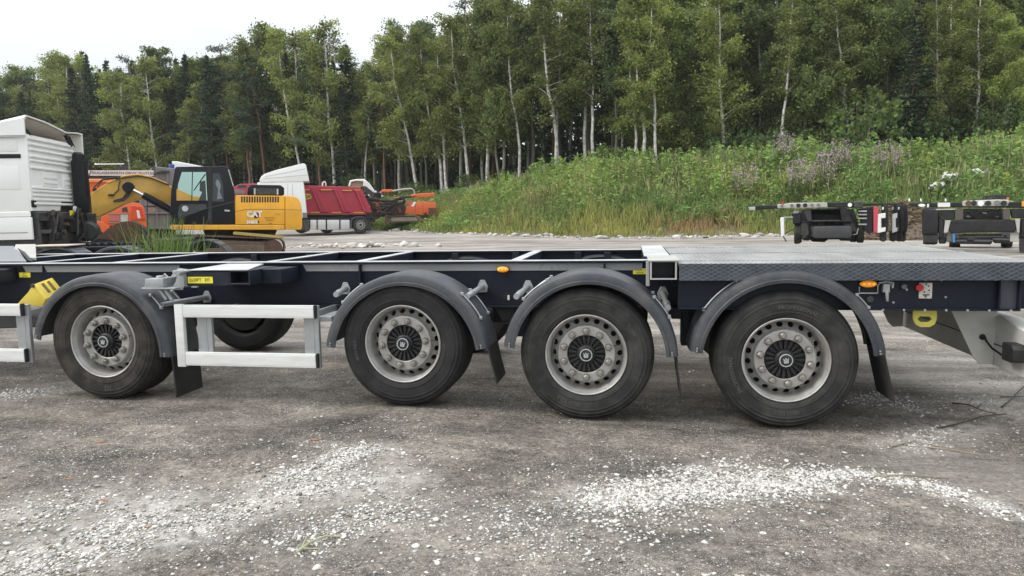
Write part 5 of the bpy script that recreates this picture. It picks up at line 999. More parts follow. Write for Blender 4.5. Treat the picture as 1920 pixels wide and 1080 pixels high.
Q2.prism('mudguard', M_CHAR, [(555, 230), (600, 205), (760, 205), (780, 240), (775, 560), (560, 570)], -.05, .7, .05, r5b, seg=2); Q2.prism('mud_flap', M_RUBBER, [(572, 571), (768, 563), (772, 670), (575, 670)], .0, .05, .0, r5b)
small_wheel(Q2, r5b, 670, 560, 190, 300, .1)
Q2.prism('end_panel', M_CHAR, [(670, 235), (1000, 230), (1005, 370), (880, 375), (780, 290)], -.02, .2, .02, r5b); Q2.prism('panel_lip', M_GREY, [(670, 226), (1005, 222), (1005, 238), (670, 244)], -.05, -.021, .005, r5b)
Q2.prism('inner_leg', M_CHAR, [(780, 300), (860, 375), (850, 610), (780, 612)], .0, .5, .02, r5b)
Q2.prism('king_post', mat('brown_grey_steel', (.08, .068, .06), .6), [(1005, 225), (1110, 225), (1110, 375), (1010, 378)], -.03, .5, .01, r5b); Q2.prism('king_post', mat('brown_grey_steel', (.08, .068, .06), .6), [(1635, 222), (1735, 222), (1735, 370), (1640, 372)], -.03, .5, .01, r5b)
for i in range(16):
    a, b2 = random.uniform(1120, 1580), random.uniform(222, 320); Q2.prism('running_gear', random.choice([M_STEEL, M_GREY, M_BLACK, M_BLACK]), [(a, b2), (a+60, b2+random.uniform(-20, 20)), (a+58, b2+22), (a, b2+18)], .4, .6, .01, r5b)
Q2.prism('gear_backing', M_BLACK, [(1110, 222), (1640, 222), (1640, 370), (1110, 370)], .7, .9, 0, r5b)
Q2.prism('bumper', M_CHAR, [(945, 378), (1800, 372), (1820, 500), (1800, 535), (930, 545), (910, 500)], -.05, .25, .03, r5b); Q2.prism('bumper_fold', M_BLACK, [(930, 492), (1815, 486), (1815, 494), (930, 500)], -.06, -.045, .0, r5b)
Q2.prism('bumper_bracket', M_GREY, [(870, 380), (945, 378), (905, 540), (850, 545)], -.06, .2, .01, r5b); Q2.prism('bumper_bracket', M_GREY, [(1800, 360), (1870, 358), (1860, 545), (1830, 545)], -.06, .2, .01, r5b)
Q2.prism('landing_foot', mat('olive_grey', (.1, .1, .08), .7), [(890, 545), (965, 540), (965, 665), (890, 668)], .0, .25, .02, r5b); Q2.prism('blue_strap', mat('blue_strap', (.05, .2, .4), .7), [(965, 560), (1000, 555), (1000, 670), (970, 672)], -.02, .02, .0, r5b)
Q2.prism('landing_foot', M_GREY, [(1735, 545), (1850, 540), (1850, 660), (1735, 665)], .05, .08, .01, r5b); Q2.prism('right_panel', M_CHAR, [(1870, 360), (2200, 350), (2200, 610), (1870, 612)], .0, .6, .04, r5b); Q2.prism('right_flap', M_RUBBER, [(1860, 615), (2200, 613), (2200, 790), (1860, 800)], .05, .1, 0, r5b); Q2.prism('upper_panel', M_CHAR, [(1740, 225), (2200, 222), (2200, 345), (1870, 352), (1760, 350)], .0, .4, .02, r5b)
small_wheel(Q2, r5b, 1970, 640, 190, 300, .2)
for x in (1040, 1640): Q2.prism('hose_bracket', M_BLACK, [(x, 565), (x+60, 560), (x+65, 595), (x+10, 600)], .8, 1.0, .03, r5b)
Q2.prism('axle_beam', M_STEEL, [(760, 600), (1960, 590), (1960, 615), (760, 625)], 1.4, 1.5, .01, r5b)

for a0, b0, w_, h_ in ((800, 560, 120, 90), (1500, 520, 60, 120), (930, 640, 200, 30), (1300, 625, 240, 30), (860, 420, 70, 60), (1250, 395, 200, 45), (1000, 400, 120, 60)):
    Q.prism('running_gear', random.choice([M_BLACK, M_STEEL]), [(a0, b0), (a0+w_, b0+4), (a0+w_-8, b0+h_), (a0+10, b0+h_-6)], .7, 1.1, .04, r5)
Q.prism('rear_axle_beam', M_STEEL, [(760, 575), (1580, 560), (1580, 590), (760, 605)], 1.2, 1.35, .02, r5)
small_wheel(Q, r5, 760, 560, 90, 250, 1.6); small_wheel(Q, r5, 1500, 550, 90, 250, 1.8)
Q.tube('brake_hose', M_RUBBER, [(770, 470), (790, 560), (840, 590)], .02, .0, r5); Q.tube('brake_hose', M_GALV, [(1560, 480), (1540, 560), (1490, 570)], .015, .1, r5)
for a0, b0, w_, h_ in ((1000, 640, 500, 60), (1500, 620, 260, 70), (1150, 610, 120, 60)):
    Q2.prism('running_gear', M_BLACK, [(a0, b0), (a0+w_, b0+4), (a0+w_-8, b0+h_), (a0+10, b0+h_-6)], 2.0, 2.5, .04, r5b)
small_wheel(Q2, r5b, 1000, 620, 150, 250, 2.2); small_wheel(Q2, r5b, 1700, 620, 150, 250, 2.2)

Q.prism('dark_backing', M_BLACK, [(800, 240), (1500, 225), (1560, 420), (1540, 560), (1480, 630), (900, 640), (800, 560)], 1.45, 1.55, .0, r5)  # black sheet added behind, painting the underside dark and closing the view

Q2.prism('dark_backing', M_BLACK, [(860, 560), (1850, 550), (1850, 640), (860, 660)], 2.6, 2.7, .0, r5b)  # added black sheet standing in for the shadow below the bumper
Q2.prism('wheel_shroud', M_BLACK, [(780, 600), (880, 600), (880, 690), (780, 690)], .1, .6, .03, r5b)
# ------------------------------------------------------------------ vegetation
M_LEAF = mat('leaf', (.1, .15, .03), .6, var=.3, scale=.9, attr='Col', transl=.45, spec=.35, random_obj=.28)
M_NEEDLE = mat('needle', (.03, .05, .02), .7, var=.25, scale=.8, attr='Col', transl=.15, spec=.2, random_obj=.15)
M_GRASS = mat('grass', (.1, .15, .03), .65, var=.2, scale=.5, attr='Col', transl=.3, spec=.2)
M_BIRCH = mat('birch_bark', (.68, .66, .61), .75, var=.2, scale=3, dirt=((.04, .037, .033), .85, 2.2), stretch=(2.2, 2.2, 1.1), random_obj=.12)
M_ASPEN = mat('grey_green_bark', (.19, .19, .155), .85, var=.3, scale=4, dirt=((.06, .055, .045), .6, 2.), random_obj=.25)
M_PINE = mat('pine_bark', (.17, .085, .05), .85, var=.3, scale=5, dirt=((.07, .05, .04), .6, 2.), random_obj=.2)
def rot_leaves(C, size, cols, asp=.6, flatz=1., droop=0., rng=RNG):      # one small leaf-like quad per centre
    n = len(C); a = rng.normal(0, 1, (n, 3)); a[:, 2] = a[:, 2]*flatz-droop; a /= np.linalg.norm(a, axis=1)[:, None]
    b = rng.normal(0, 1, (n, 3)); b -= a*(a*b).sum(1)[:, None]; b /= np.linalg.norm(b, axis=1)[:, None]
    a = a*size[:, None]; b = b*(size*asp)[:, None]
    V = np.stack([C-a, C+b*.9-a*.15, C+a, C-b*.9-a*.15], 1).reshape(-1, 3)
    return V, np.arange(4*n).reshape(n, 4), np.repeat(cols, 4, 0)
def crown_mesh(name, C, size, cols, m, asp=.6, flatz=1., droop=0.): 
    V, Fc, c = rot_leaves(C, size, cols, asp, flatz, droop); return fastmesh(name, V, Fc, m, c)
def tree_cols(n, base, sd, rng):
    h = rng.normal(0, 1, (n, 1)); return np.clip(np.array([base])*(1+h*sd)*(1+rng.normal(0, .07, (n, 3))), .003, .5)
def make_birch(seed, H=20., bare=.34, spread=1., base=(.085, .125, .028), bark=None, dens=1., thick=1.):
    rng = np.random.default_rng(seed); tr = MB(); path = []; x = y = 0.
    for i in range(13):
        t = i/12; path.append((x, y, H*.97*t)); x += rng.normal(0, .12); y += rng.normal(0, .12)
    rad = [thick*(.135*(1-.9*(i/12))+.012) for i in range(13)]; rad[0] *= 1.25
    tr.tube(path, rad, 7); P = np.array(path); C = []; shade = []
    nb = int(52*dens)
    for k in range(nb):
        t = bare+(1-bare)*((k+rng.random())/nb)**.92; z = H*.97*t; i = min(11, int(t*12)); o = P[i]+(P[i+1]-P[i])*(t*12-i)
        a = rng.uniform(0, 6.283); ln = spread*(1.15+3.1*(1-t)**.7*min(1, (t-bare)*5+.45))*rng.uniform(.65, 1.25); up = rng.uniform(.35, 1.1)
        pts = []
        for j in range(5):
            s = j/4; pts.append((o[0]+math.cos(a)*ln*s, o[1]+math.sin(a)*ln*s, o[2]+ln*up*s*(1-.35*s)))
        if ln > 1.1: tr.tube(pts, [thick*q_ for q_ in (.035*(1-t)+.016, .03*(1-t)+.012, .02*(1-t)+.01, .01, .005)], 4, caps=False)
        q = np.array(pts); nc = int(5+ln*3.2)
        for c in range(nc):
            s = rng.uniform(.22, 1.08); j = min(3, int(s*4)); p = q[j]+(q[j+1]-q[j])*(s*4-j)
            hang = rng.uniform(.2, 1.25)*ln*.33; nl = int(rng.uniform(26, 44)*dens); u = rng.random(nl)
            sp = .22+.24*u[:, None]; C.append(p+np.stack([rng.normal(0, 1, nl), rng.normal(0, 1, nl), rng.normal(0, .6, nl)], -1)*sp+np.array([0, 0, -1])*u[:, None]*hang*1.3); shade.append(np.full(nl, rng.normal(0, .2)))
    for c in range(16):
        nl = 14; C.append(P[-1]+np.array([0, 0, -.4])+rng.normal(0, 1, (nl, 3))*np.array([.28, .28, .42])); shade.append(np.full(nl, rng.normal(0, .2)))
    C = np.concatenate(C); sh = np.concatenate(shade)[:, None]; n = len(C); cols = np.clip(tree_cols(n, base, .14, rng)*(1+sh), .004, .4)
    return tr.mesh('trunk', bark or M_BIRCH, ang=60), crown_mesh('crown', C, rng.uniform(.085, .175, n), cols, M_LEAF, .62, .8, .5)
def make_spruce(seed, H=17., base=(.05, .078, .044)):
    rng = np.random.default_rng(seed); tr = MB(); tr.tube([(0, 0, 0), (0, 0, H*.5), (0, 0, H)], [.17, .11, .015], 7); C = []; 
    z = H*.1
    while z < H*.99:
        t = z/H; R = (1-t)**.85*H*.17+.12; nb = rng.integers(5, 9)
        for k in range(nb):
            a = rng.uniform(0, 6.283); ln = R*rng.uniform(.65, 1.15); nl = int(8+ln*24); s = rng.uniform(.1, 1, nl); w = .10+.2*s*(1-s)*2
            dz = -.28*ln*s+.14*ln*s**2.5
            C.append(np.stack([math.cos(a)*ln*s-math.sin(a)*rng.normal(0, 1, nl)*w*ln*.5, math.sin(a)*ln*s+math.cos(a)*rng.normal(0, 1, nl)*w*ln*.5, z+dz-np.abs(rng.normal(0, .12, nl))], -1))
        z += .28+.32*(1-t)*rng.uniform(.7, 1.3)
    C = np.concatenate(C); n = len(C)
    return tr.mesh('trunk', M_PINE, ang=60), crown_mesh('crown', C, rng.uniform(.12, .24, n), tree_cols(n, base, .22, rng), M_NEEDLE, .35, .35, .25)
def make_pine(seed, H=19., base=(.065, .095, .052), low=.5):
    rng = np.random.default_rng(seed); tr = MB(); path = [(rng.normal(0, .1), rng.normal(0, .1), H*.95*i/8) for i in range(9)]; tr.tube(path, [.19*(1-.85*i/8)+.02 for i in range(9)], 8); C = []; sh = []
    for k in range(34):
        t = low+(1-low)*(k+rng.random())/34; a = rng.uniform(0, 6.283); ln = (1.0+2.2*(1-t)/(1-low))*rng.uniform(.6, 1.2); o = np.array([0, 0, H*.95*t]); up = rng.uniform(-.05, .45)
        pts = [tuple(o+np.array([math.cos(a)*ln*s, math.sin(a)*ln*s, ln*up*s])) for s in (0, .5, 1)]; tr.tube(pts, [.045*(1-t)+.02, .03, .012], 4, caps=False)
        for c in range(int(3+ln*3)):
            s = rng.uniform(.35, 1.05); p = o+np.array([math.cos(a)*ln*s, math.sin(a)*ln*s, ln*up*s+.08]); nl = 22; C.append(p+rng.normal(0, 1, (nl, 3))*np.array([.3, .3, .14])); sh.append(np.full(nl, rng.normal(0, .22)))
    C = np.concatenate(C); sh = np.concatenate(sh)[:, None]; n = len(C)
    return tr.mesh('trunk', M_PINE, ang=60), crown_mesh('crown', C, rng.uniform(.1, .2, n), np.clip(tree_cols(n, base, .18, rng)*(1+sh), .004, .3), M_NEEDLE, .3, .6, -.2)
def make_bush(seed, H=3., R=1.6, base=(.07, .11, .03), n0=60):
    rng = np.random.default_rng(seed); st = MB(); C = []; sh = []
    for k in range(9):
        a = rng.uniform(0, 6.283); r = R*rng.uniform(.2, .7); st.tube([(0, 0, 0), (math.cos(a)*r*.5, math.sin(a)*r*.5, H*.45), (math.cos(a)*r, math.sin(a)*r, H*rng.uniform(.7, .95))], [.03, .022, .008], 5)
    for k in range(n0):
        v = rng.normal(0, 1, 3); v /= np.linalg.norm(v); rr = rng.uniform(.35, 1)**.5; p = np.array([v[0]*R*rr, v[1]*R*rr, H*.52+v[2]*H*.45*rr]); nl = 24
        C.append(p+rng.normal(0, 1, (nl, 3))*np.array([.24, .24, .2])); sh.append(np.full(nl, rng.normal(0, .2)))
    C = np.concatenate(C); C[:, 2] = np.maximum(C[:, 2], .05); sh = np.concatenate(sh)[:, None]; n = len(C)
    return st.mesh('stem', M_ASPEN, ang=60), crown_mesh('foliage', C, rng.uniform(.07, .15, n), np.clip(tree_cols(n, base, .16, rng)*(1+sh), .004, .4), M_LEAF, .65, .8, .3)
BIRCH = [make_birch(100+i, 20, .30+.06*(i % 3), .8+.12*(i % 3), ((.2, .235, .07), (.235, .28, .075), (.165, .205, .068), (.22, .245, .066))[i % 4]) for i in range(5)]
THIN = [make_birch(250+i, 20, (.28, .34, .24, .4)[i], (.85, .75, .95, .7)[i], ((.215, .25, .07), (.2, .235, .068), (.225, .265, .072), (.19, .22, .066))[i], None, .62, 1.35) for i in range(4)]
ASPEN = [make_birch(200+i, 20, .12+.08*(i % 3), 1.0, ((.165, .21, .072), (.225, .285, .08), (.175, .22, .074), (.245, .3, .08))[i % 4], M_ASPEN, 1.15) for i in range(4)]
TALL = [make_birch(270+i, 20, (.5, .56, .45)[i], .85, ((.15, .2, .085), (.17, .22, .09), (.14, .185, .082))[i], M_ASPEN, .8, 1.2) for i in range(3)]
SPRUCE = [make_spruce(300+i) for i in range(3)]; PINE = [make_pine(400+i, low=(.42, .5, .36)[i]) for i in range(3)]
BUSH = [make_bush(500+i, 3.2, 1.7, ((.12, .175, .05), (.09, .14, .048), (.13, .175, .055))[i], 70) for i in range(3)]
KIND = {'birch_tree': (BIRCH, 'white-stemmed birch with light drooping foliage in the forest edge', 'birches of the forest edge'), 'aspen_tree': (ASPEN, 'grey-stemmed leafy tree with foliage reaching low in the forest edge', 'leafy trees of the forest edge'),
        'spruce_tree': (SPRUCE, 'dark conical spruce with layered branches among the birches', 'spruces of the forest edge'), 'pine_tree': (PINE, 'tall pine with reddish bare trunk and dark tufted crown', 'pines of the forest edge')}
HB = {'birch_tree': 20., 'aspen_tree': 20., 'spruce_tree': 17., 'pine_tree': 19.}
def pxx(x, y): d = np.array([x, y, 1.5])-CAM; return 960+FPX*(d@_R)/(d@_F)
ZONES = [(-99, 170, 'behind the white tractor unit'), (170, 330, 'behind the lettered board'), (330, 480, 'behind the excavator'), (480, 590, 'behind the white lorry'), (590, 700, 'behind the maroon tipper'), (700, 830, 'behind the drilling rig'), (830, 1000, 'above the left shoulder of the bank'), (1000, 1250, 'above the middle of the grassy bank'), (1250, 1450, 'on the bank left of the dark bush'), (1450, 1700, 'around the large rounded bush'), (1700, 2100, 'above the white sheets on the bank')]
ROWN = ('in the front row', 'in the second row', 'in the third row', 'in the rearmost row')
KLAB = {'birch_tree': 'white-stemmed birch', 'aspen_tree': 'leafy grey-stemmed tree', 'spruce_tree': 'dark layered spruce', 'pine_tree': 'red-barked pine'}
def zone(px): return next((t for a, b, t in ZONES if a <= px < b), 'beyond the last white sheet' if px > 0 else 'left of the white tractor unit')
def plant(kind, x, y, H, tilt=(0, 0), rz=None, label=None, var=None, row=0):
    V, lab, grp = KIND[kind]; V = {'thin': THIN, 'tall': TALL}.get(var, V); tm, cm = V[random.randrange(len(V))]; s = H/HB[kind]
    o = bpy.data.objects.new(kind, None); COL.objects.link(o); o.location = (x, y, Gs(x, y)-.1); o.rotation_euler = (tilt[0], tilt[1], random.uniform(0, 6.28) if rz is None else rz); w_ = s*random.uniform(.88, 1.12); o.scale = (w_, w_, s)
    z_ = KLAB[kind]+' '+ROWN[row]+' '+zone(pxx(x, y)); tag(o, label or z_, 'tree', None if label else z_); link('trunk', tm, o); link('crown', cm, o); return o
def YT(x): return float(np.interp(x, [-95, -66, -42, -22, -14, -6, 4, 16, 45], [82, 76, 70, 63, 59.5, 55, 52.5, 53.5, 50]))
def top_target(px): return float(np.interp(px, [-60, 0, 100, 180, 240, 300, 380, 440, 540, 610, 650, 690, 740, 800, 860, 920, 1000, 1200, 2000], [140, 138, 118, 92, 118, 95, 100, 75, 48, 32, 90, 92, 42, 40, 5, -20, -40, -55, -60]))
def height_for(x, y, py):       # tree height so that its top shows at photo row py
    px = pxx(x, y); d = ray(px, py); t = (y-CAM[1])/d[1]; return CAM[2]+d[2]*t-Gs(x, y)
# trees that can be picked out one by one, traced from base and top
HERO = [('birch_tree', 793, 357, 735, 55, 'birch with white trunk leaning left behind the orange drilling rig'), ('birch_tree', 833, 366, 795, 45, 'tall slim white birch beside the right end of the drilling rig'), ('birch_tree', 842, 362, 826, 70, None), ('birch_tree', 888, 345, 850, 20, 'straight white birch at the left shoulder of the grassy bank'),
        ('aspen_tree', 936, 345, 915, -10, None), ('birch_tree', 975, 330, 960, -20, None), ('birch_tree', 1235, 302, 1218, -20, 'single bright birch trunk rising from the crest of the grassy bank'), ('birch_tree', 1360, 288, 1343, -30, None), ('birch_tree', 1597, 262, 1560, -40, None), ('birch_tree', 1770, 268, 1742, -40, None), ('birch_tree', 1836, 258, 1818, -40, None), ('birch_tree', 1205, 300, 1200, -20, None), ('birch_tree', 1190, 302, 1186, -20, None),
        ('birch_tree', 569, 330, 535, 48, 'birch with pale forked limbs above the white lorry roof'), ('birch_tree', 628, 335, 618, 30, None), ('pine_tree', 605, 335, 598, 55, 'tall reddish pine trunk between two white birches'), ('birch_tree', 297, 330, 285, 100, None), ('spruce_tree', 652, 340, 648, 140, 'broad dark spruce standing left of the leaning birch'), ('spruce_tree', 405, 335, 400, 95, None), ('spruce_tree', 180, 330, 180, 93, None), ('birch_tree', 250, 330, 245, 130, None)]
placed = []
for kind, bx_, by_, tx, ty_, lab in HERO:
    d = ray(bx_, by_); lo = 45.
    # distance: first forest row on this ray
    best = None
    for D in np.arange(46, 100, .5):
        p = CAM+d*D
        if p[1] >= YT(p[0])-.5: best = p; break
    x, y = best[0], best[1]; H = max(11., height_for(x, y, max(ty_, -70))); 
    topx = atd(tx, ty_, (np.array([x, y, 5])-CAM)@_F); lean = math.atan2((topx[0]-x), H)
    plant(kind, x, y, H, (0, lean), 0. if kind != 'birch_tree' else random.choice([0., .8, -.8, 2.6]) if False else 0., lab, 'thin' if kind == 'birch_tree' else None); placed.append((x, y))
rows = [(0, 3.0), (2.4, 2.3), (5.2, 2.5), (8.5, 2.6)]
for ri, (off, step) in enumerate(rows):
    x = -96.
    while x < 44:
        x += step*random.uniform(.6, 1.4); y = YT(x)+off+random.uniform(-.9, .9); px = pxx(x, y)
        if not -70 < px < 1990: continue
        if any((x-a)**2+(y-b)**2 < 1.3 for a, b in placed): continue
        r = random.random()
        if px < 640: kind = 'spruce_tree' if r < .30 else 'pine_tree' if r < .52 else 'birch_tree' if r < .86 else 'aspen_tree'
        elif px < 1150: kind = 'birch_tree' if r < .55 else 'aspen_tree' if r < .9 else 'pine_tree'
        else: kind = 'birch_tree' if r < .34 else 'aspen_tree' if r < .96 else 'spruce_tree'
        py = top_target(px)+random.choice([random.uniform(-12, 12), random.uniform(0, 60), random.uniform(10, 90)])+(12 if ri == 0 else 0)
        H = height_for(x, y, py); H = min(max(9, H), 25)
        plant(kind, x, y, H, (random.gauss(0, .03), random.gauss(0, .035)), row=ri, var='thin' if kind == 'birch_tree' and (ri < 2 or px < 1150) else 'tall' if kind == 'aspen_tree' and 560 < px < 1190 else None)
# undergrowth at the foot of the forest
bl = 'leafy undergrowth bush at the foot of the forest'
def put_bush(x, y, s, v, label=None):
    o = bpy.data.objects.new('bush', None); COL.objects.link(o); o.location = (x, y, Gs(x, y)-.1); o.rotation_euler = (0, 0, random.uniform(0, 6.28)); o.scale = (s, s, s*random.uniform(.8, 1.2)); b_l = 'undergrowth bush at the forest foot '+zone(pxx(x, y)); tag(o, label or b_l, 'bush', None if label else b_l); link('stem', BUSH[v][0], o); link('foliage', BUSH[v][1], o)
x = -20.
while x < 40:
    x += random.uniform(1.1, 2.6); y = YT(x)-random.uniform(.2, 2.2); put_bush(x, y, random.uniform(.5, 1.25)*(1 if x > 6 else .7), random.randrange(3))
x = -90.
while x < -18:
    x += random.uniform(2.0, 4.0); put_bush(x, YT(x)-random.uniform(0, 1.5), random.uniform(.5, .9), random.randrange(3))
p = atd(1615, 290, 47); put_bush(p[0], p[1], 1.5, 0, 'large rounded green bush standing in front of the forest above the chassis')
p = atd(1440, 285, 47); put_bush(p[0], p[1], 1.1, 1, 'dark green bush on the bank crest left of the rounded bush')
# deep forest behind the rows: one mass
n = 90000; x = RNG.uniform(-120, 62, n); yo = 11+RNG.random(n)*10; yt = np.interp(x, [-95, -66, -42, -22, -14, -6, 4, 16, 45], [82, 76, 70, 63, 59.5, 55, 52.5, 53.5, 50]); y = yt+yo
hm = 11.5+3.5*(fbm(x*.35, y*.2, 5)-.3)+np.where(x > -12, 6, 0)*np.clip((x+12)/10, 0, 1); zz = RNG.random(n)**1.15*hm; C = np.stack([x, y, G(x, y)+zz], -1)
V, Fc, c = rot_leaves(C, RNG.uniform(.25, .5, n), np.clip(tree_cols(n, (.05, .075, .03), .25, RNG), .004, .2), .7)
n = 26000; x = RNG.uniform(-95, 50, n); y = np.interp(x, [-95, -66, -42, -22, -14, -6, 4, 16, 45], [82, 76, 70, 63, 59.5, 55, 52.5, 53.5, 50])+6.5+RNG.random(n)*7; C = np.stack([x, y, G(x, y)+RNG.random(n)**1.2*np.where(x > -4, 7., 3.5)], -1); V2, F2, c2_ = rot_leaves(C, RNG.uniform(.14, .3, n), np.clip(tree_cols(n, (.06, .088, .036), .25, RNG), .004, .2), .7)
Fc = np.concatenate([Fc, F2+len(V)]); V = np.concatenate([V, V2]); c = np.concatenate([c, c2_])
tag(link('deep_forest', fastmesh('deep_forest', V, Fc, M_LEAF, c)), 'dark mass of foliage deep behind the front rows of trees', 'forest', kind='stuff')
m = MB()
for i in range(420):
    x = random.uniform(-115, 60); y = float(np.interp(x, [-95, -66, -42, -22, -14, -6, 4, 16, 45], [82, 76, 70, 63, 59.5, 55, 52.5, 53.5, 50]))+random.uniform(4, 16); z = Gs(x, y); lx = random.gauss(0, .5); m.tube([(x, y, z-.2), (x+lx*.5, y, z+7), (x+lx, y, z+14)], [.13, .1, .04], 5, caps=False)
tag(m.build('far_trunks', M_ASPEN), 'thin grey trunks crowding the shade deep in the forest', 'forest', kind='stuff')
# ------------------------------------------------------------------ grassy bank
def mound_pts(n, y0=-.3, y1=14., xr=(-19, 33)):
    x = RNG.uniform(*xr, n); u = RNG.random(n)**.85; y = YF(x)+y0+u*(y1-y0); return x, y
def clump_cols(x, y, kind):
    g = fbm(x*.28, y*.28, 111); h = fbm(x*.8, y*.8, 121)
    a = np.array([.165, .235, .072]); b = np.array([.28, .315, .09]); s = np.array([.40, .34, .17])
    t = np.clip((g-.35)*3, 0, 1)[:, None]; c = a*(1-t)+b*t
    st = np.clip((h-.58)*4, 0, 1)[:, None]*(.85 if kind == 'blade' else .25); return c*(1-st)+s*st
# blades
n = 95000; x, y = mound_pts(n); keep = fbm(x*.5, y*.5, 131) > RNG.uniform(.1, .55, n); x, y = x[keep], y[keep]; n = len(x)
z = G(x, y); edge = y-YF(x); h = RNG.uniform(.35, .95, n)*np.clip(.45+edge*.22, .35, 1.15)*(.75+.5*fbm(x*.4, y*.4, 141)); a = RNG.uniform(0, 6.283, n); w_ = RNG.uniform(.010, .026, n); ln = RNG.normal(0, .22, (n, 2))*h[:, None]
base = np.stack([x, y, z-.03], -1); d = np.stack([np.cos(a), np.sin(a), 0*a], -1)*w_[:, None]; mid = base+np.concatenate([ln*.35, (h*.6)[:, None]], 1); tip = base+np.concatenate([ln, h[:, None]], 1)
V = np.stack([base-d, base+d, mid+d*.9, tip+d*.25, tip-d*.25, mid-d*.9], 1).reshape(-1, 3); i0 = 6*np.arange(n)[:, None]; Fq = np.concatenate([i0+np.array([[0, 1, 2, 5]]), i0+np.array([[5, 2, 3, 4]])], 0)
c = clump_cols(x, y, 'blade')*(1+RNG.normal(0, .16, (n, 1)))
front = np.clip(1-edge/3.4, 0, 1)*np.clip(1.3-np.abs(x-1.0)/8.5, 0, 1); ft = np.clip(front*2.2, 0, 1)[:, None]*RNG.uniform(.2, 1, (n, 1)); yg = np.array([.4, .37, .11]); c = c*(1-ft)+yg*ft
rp = np.clip(1-((x-4.8)/2.4)**2, 0, 1)*np.clip(1-np.abs(edge-1.3)/1.4, 0, 1); rt = (np.clip(rp*1.4, 0, 1)*RNG.uniform(.3, 1, n))[:, None]; c = c*(1-rt)+np.array([.42, .22, .15])*rt
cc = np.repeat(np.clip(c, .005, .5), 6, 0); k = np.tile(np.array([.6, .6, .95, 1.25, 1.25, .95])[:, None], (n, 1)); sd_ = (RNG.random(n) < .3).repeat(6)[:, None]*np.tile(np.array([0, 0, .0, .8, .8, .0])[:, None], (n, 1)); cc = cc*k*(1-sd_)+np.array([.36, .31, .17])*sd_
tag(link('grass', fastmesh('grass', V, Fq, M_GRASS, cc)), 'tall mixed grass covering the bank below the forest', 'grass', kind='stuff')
# tall pale seed heads towards the crest
n = 4200; x = RNG.uniform(-10, 32, n); y = YF(x)+RNG.uniform(4, 12.5, n); keep = fbm(x*.3, y*.3, 171) > RNG.uniform(.3, .62, n); x, y = x[keep], y[keep]; n = len(x); z = G(x, y); h = RNG.uniform(.8, 1.55, n); a = RNG.uniform(0, 6.28, n); d = np.stack([np.cos(a), np.sin(a), 0*a], -1)*.009; b0 = np.stack([x, y, z], -1); tp_ = b0+np.stack([RNG.normal(0, .12, n), RNG.normal(0, .12, n), h], -1); md = b0+(tp_-b0)*.72
V = np.stack([b0-d, b0+d, md+d, md-d, md-d*2.6, md+d*2.6, tp_+d*.8, tp_-d*.8], 1).reshape(-1, 3); i0 = 8*np.arange(n)[:, None]; Fq = np.concatenate([i0+np.array([[0, 1, 2, 3]]), i0+np.array([[4, 5, 6, 7]])], 0)
cc = np.repeat(RNG.uniform(.75, 1.2, (n, 1)), 8, 0)*np.tile(np.array([[.16, .19, .06]]*4+[[.36, .34, .19]]*4), (n, 1)); tag(link('seed_heads', fastmesh('seed_heads', V, Fq, M_GRASS, cc)), 'tall pale grass seed heads along the upper bank', 'grass', kind='stuff')
# tall leafy plants in drifts towards the crest
n = 1500; x, y = mound_pts(n, 4., 14.5, (-8, 33)); keep = fbm(x*.35+7, y*.35, 181)+.10*(x > 8) > RNG.uniform(.45, .62, n); x, y = x[keep], y[keep]; n = len(x); H = RNG.uniform(1.0, 1.9, n); nl = 46
t = RNG.random((n, nl))**.8; wd = .26*(1.15-t); C = np.stack([x[:, None]+RNG.normal(0, 1, (n, nl))*wd, y[:, None]+RNG.normal(0, 1, (n, nl))*wd, G(x, y)[:, None]+H[:, None]*t], -1).reshape(-1, 3)
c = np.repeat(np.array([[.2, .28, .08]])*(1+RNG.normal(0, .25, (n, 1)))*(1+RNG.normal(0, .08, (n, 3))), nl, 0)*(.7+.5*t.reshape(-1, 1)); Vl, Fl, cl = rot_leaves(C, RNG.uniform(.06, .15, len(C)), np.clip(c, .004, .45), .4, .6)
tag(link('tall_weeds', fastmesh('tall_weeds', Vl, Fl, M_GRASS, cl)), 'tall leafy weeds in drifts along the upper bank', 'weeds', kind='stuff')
# leafy weeds
n = 13000; x, y = mound_pts(n, .5, 14.5); keep = ((y-YF(x) > 2.4) | (np.abs(x-1) > 8) | (RNG.random(n) < .12)) & (fbm(x*.45, y*.45, 151) > RNG.uniform(.28, .6, n)); x, y = x[keep], y[keep]; n = len(x); H = RNG.uniform(.45, 1.25, n)*np.clip(.5+(y-YF(x))*.12, .4, 1.1); nl = 20
t = RNG.random((n, nl)); C = np.stack([x[:, None]+RNG.normal(0, .16, (n, nl)), y[:, None]+RNG.normal(0, .16, (n, nl)), G(x, y)[:, None]+H[:, None]*t], -1).reshape(-1, 3)
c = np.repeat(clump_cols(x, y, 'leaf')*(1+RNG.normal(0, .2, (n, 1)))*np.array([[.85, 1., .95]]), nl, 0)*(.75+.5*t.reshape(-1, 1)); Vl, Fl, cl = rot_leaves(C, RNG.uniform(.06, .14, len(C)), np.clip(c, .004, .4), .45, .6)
tag(link('weeds', fastmesh('weeds', Vl, Fl, M_GRASS, cl)), 'leafy green weeds growing thick over the bank', 'weeds', kind='stuff')
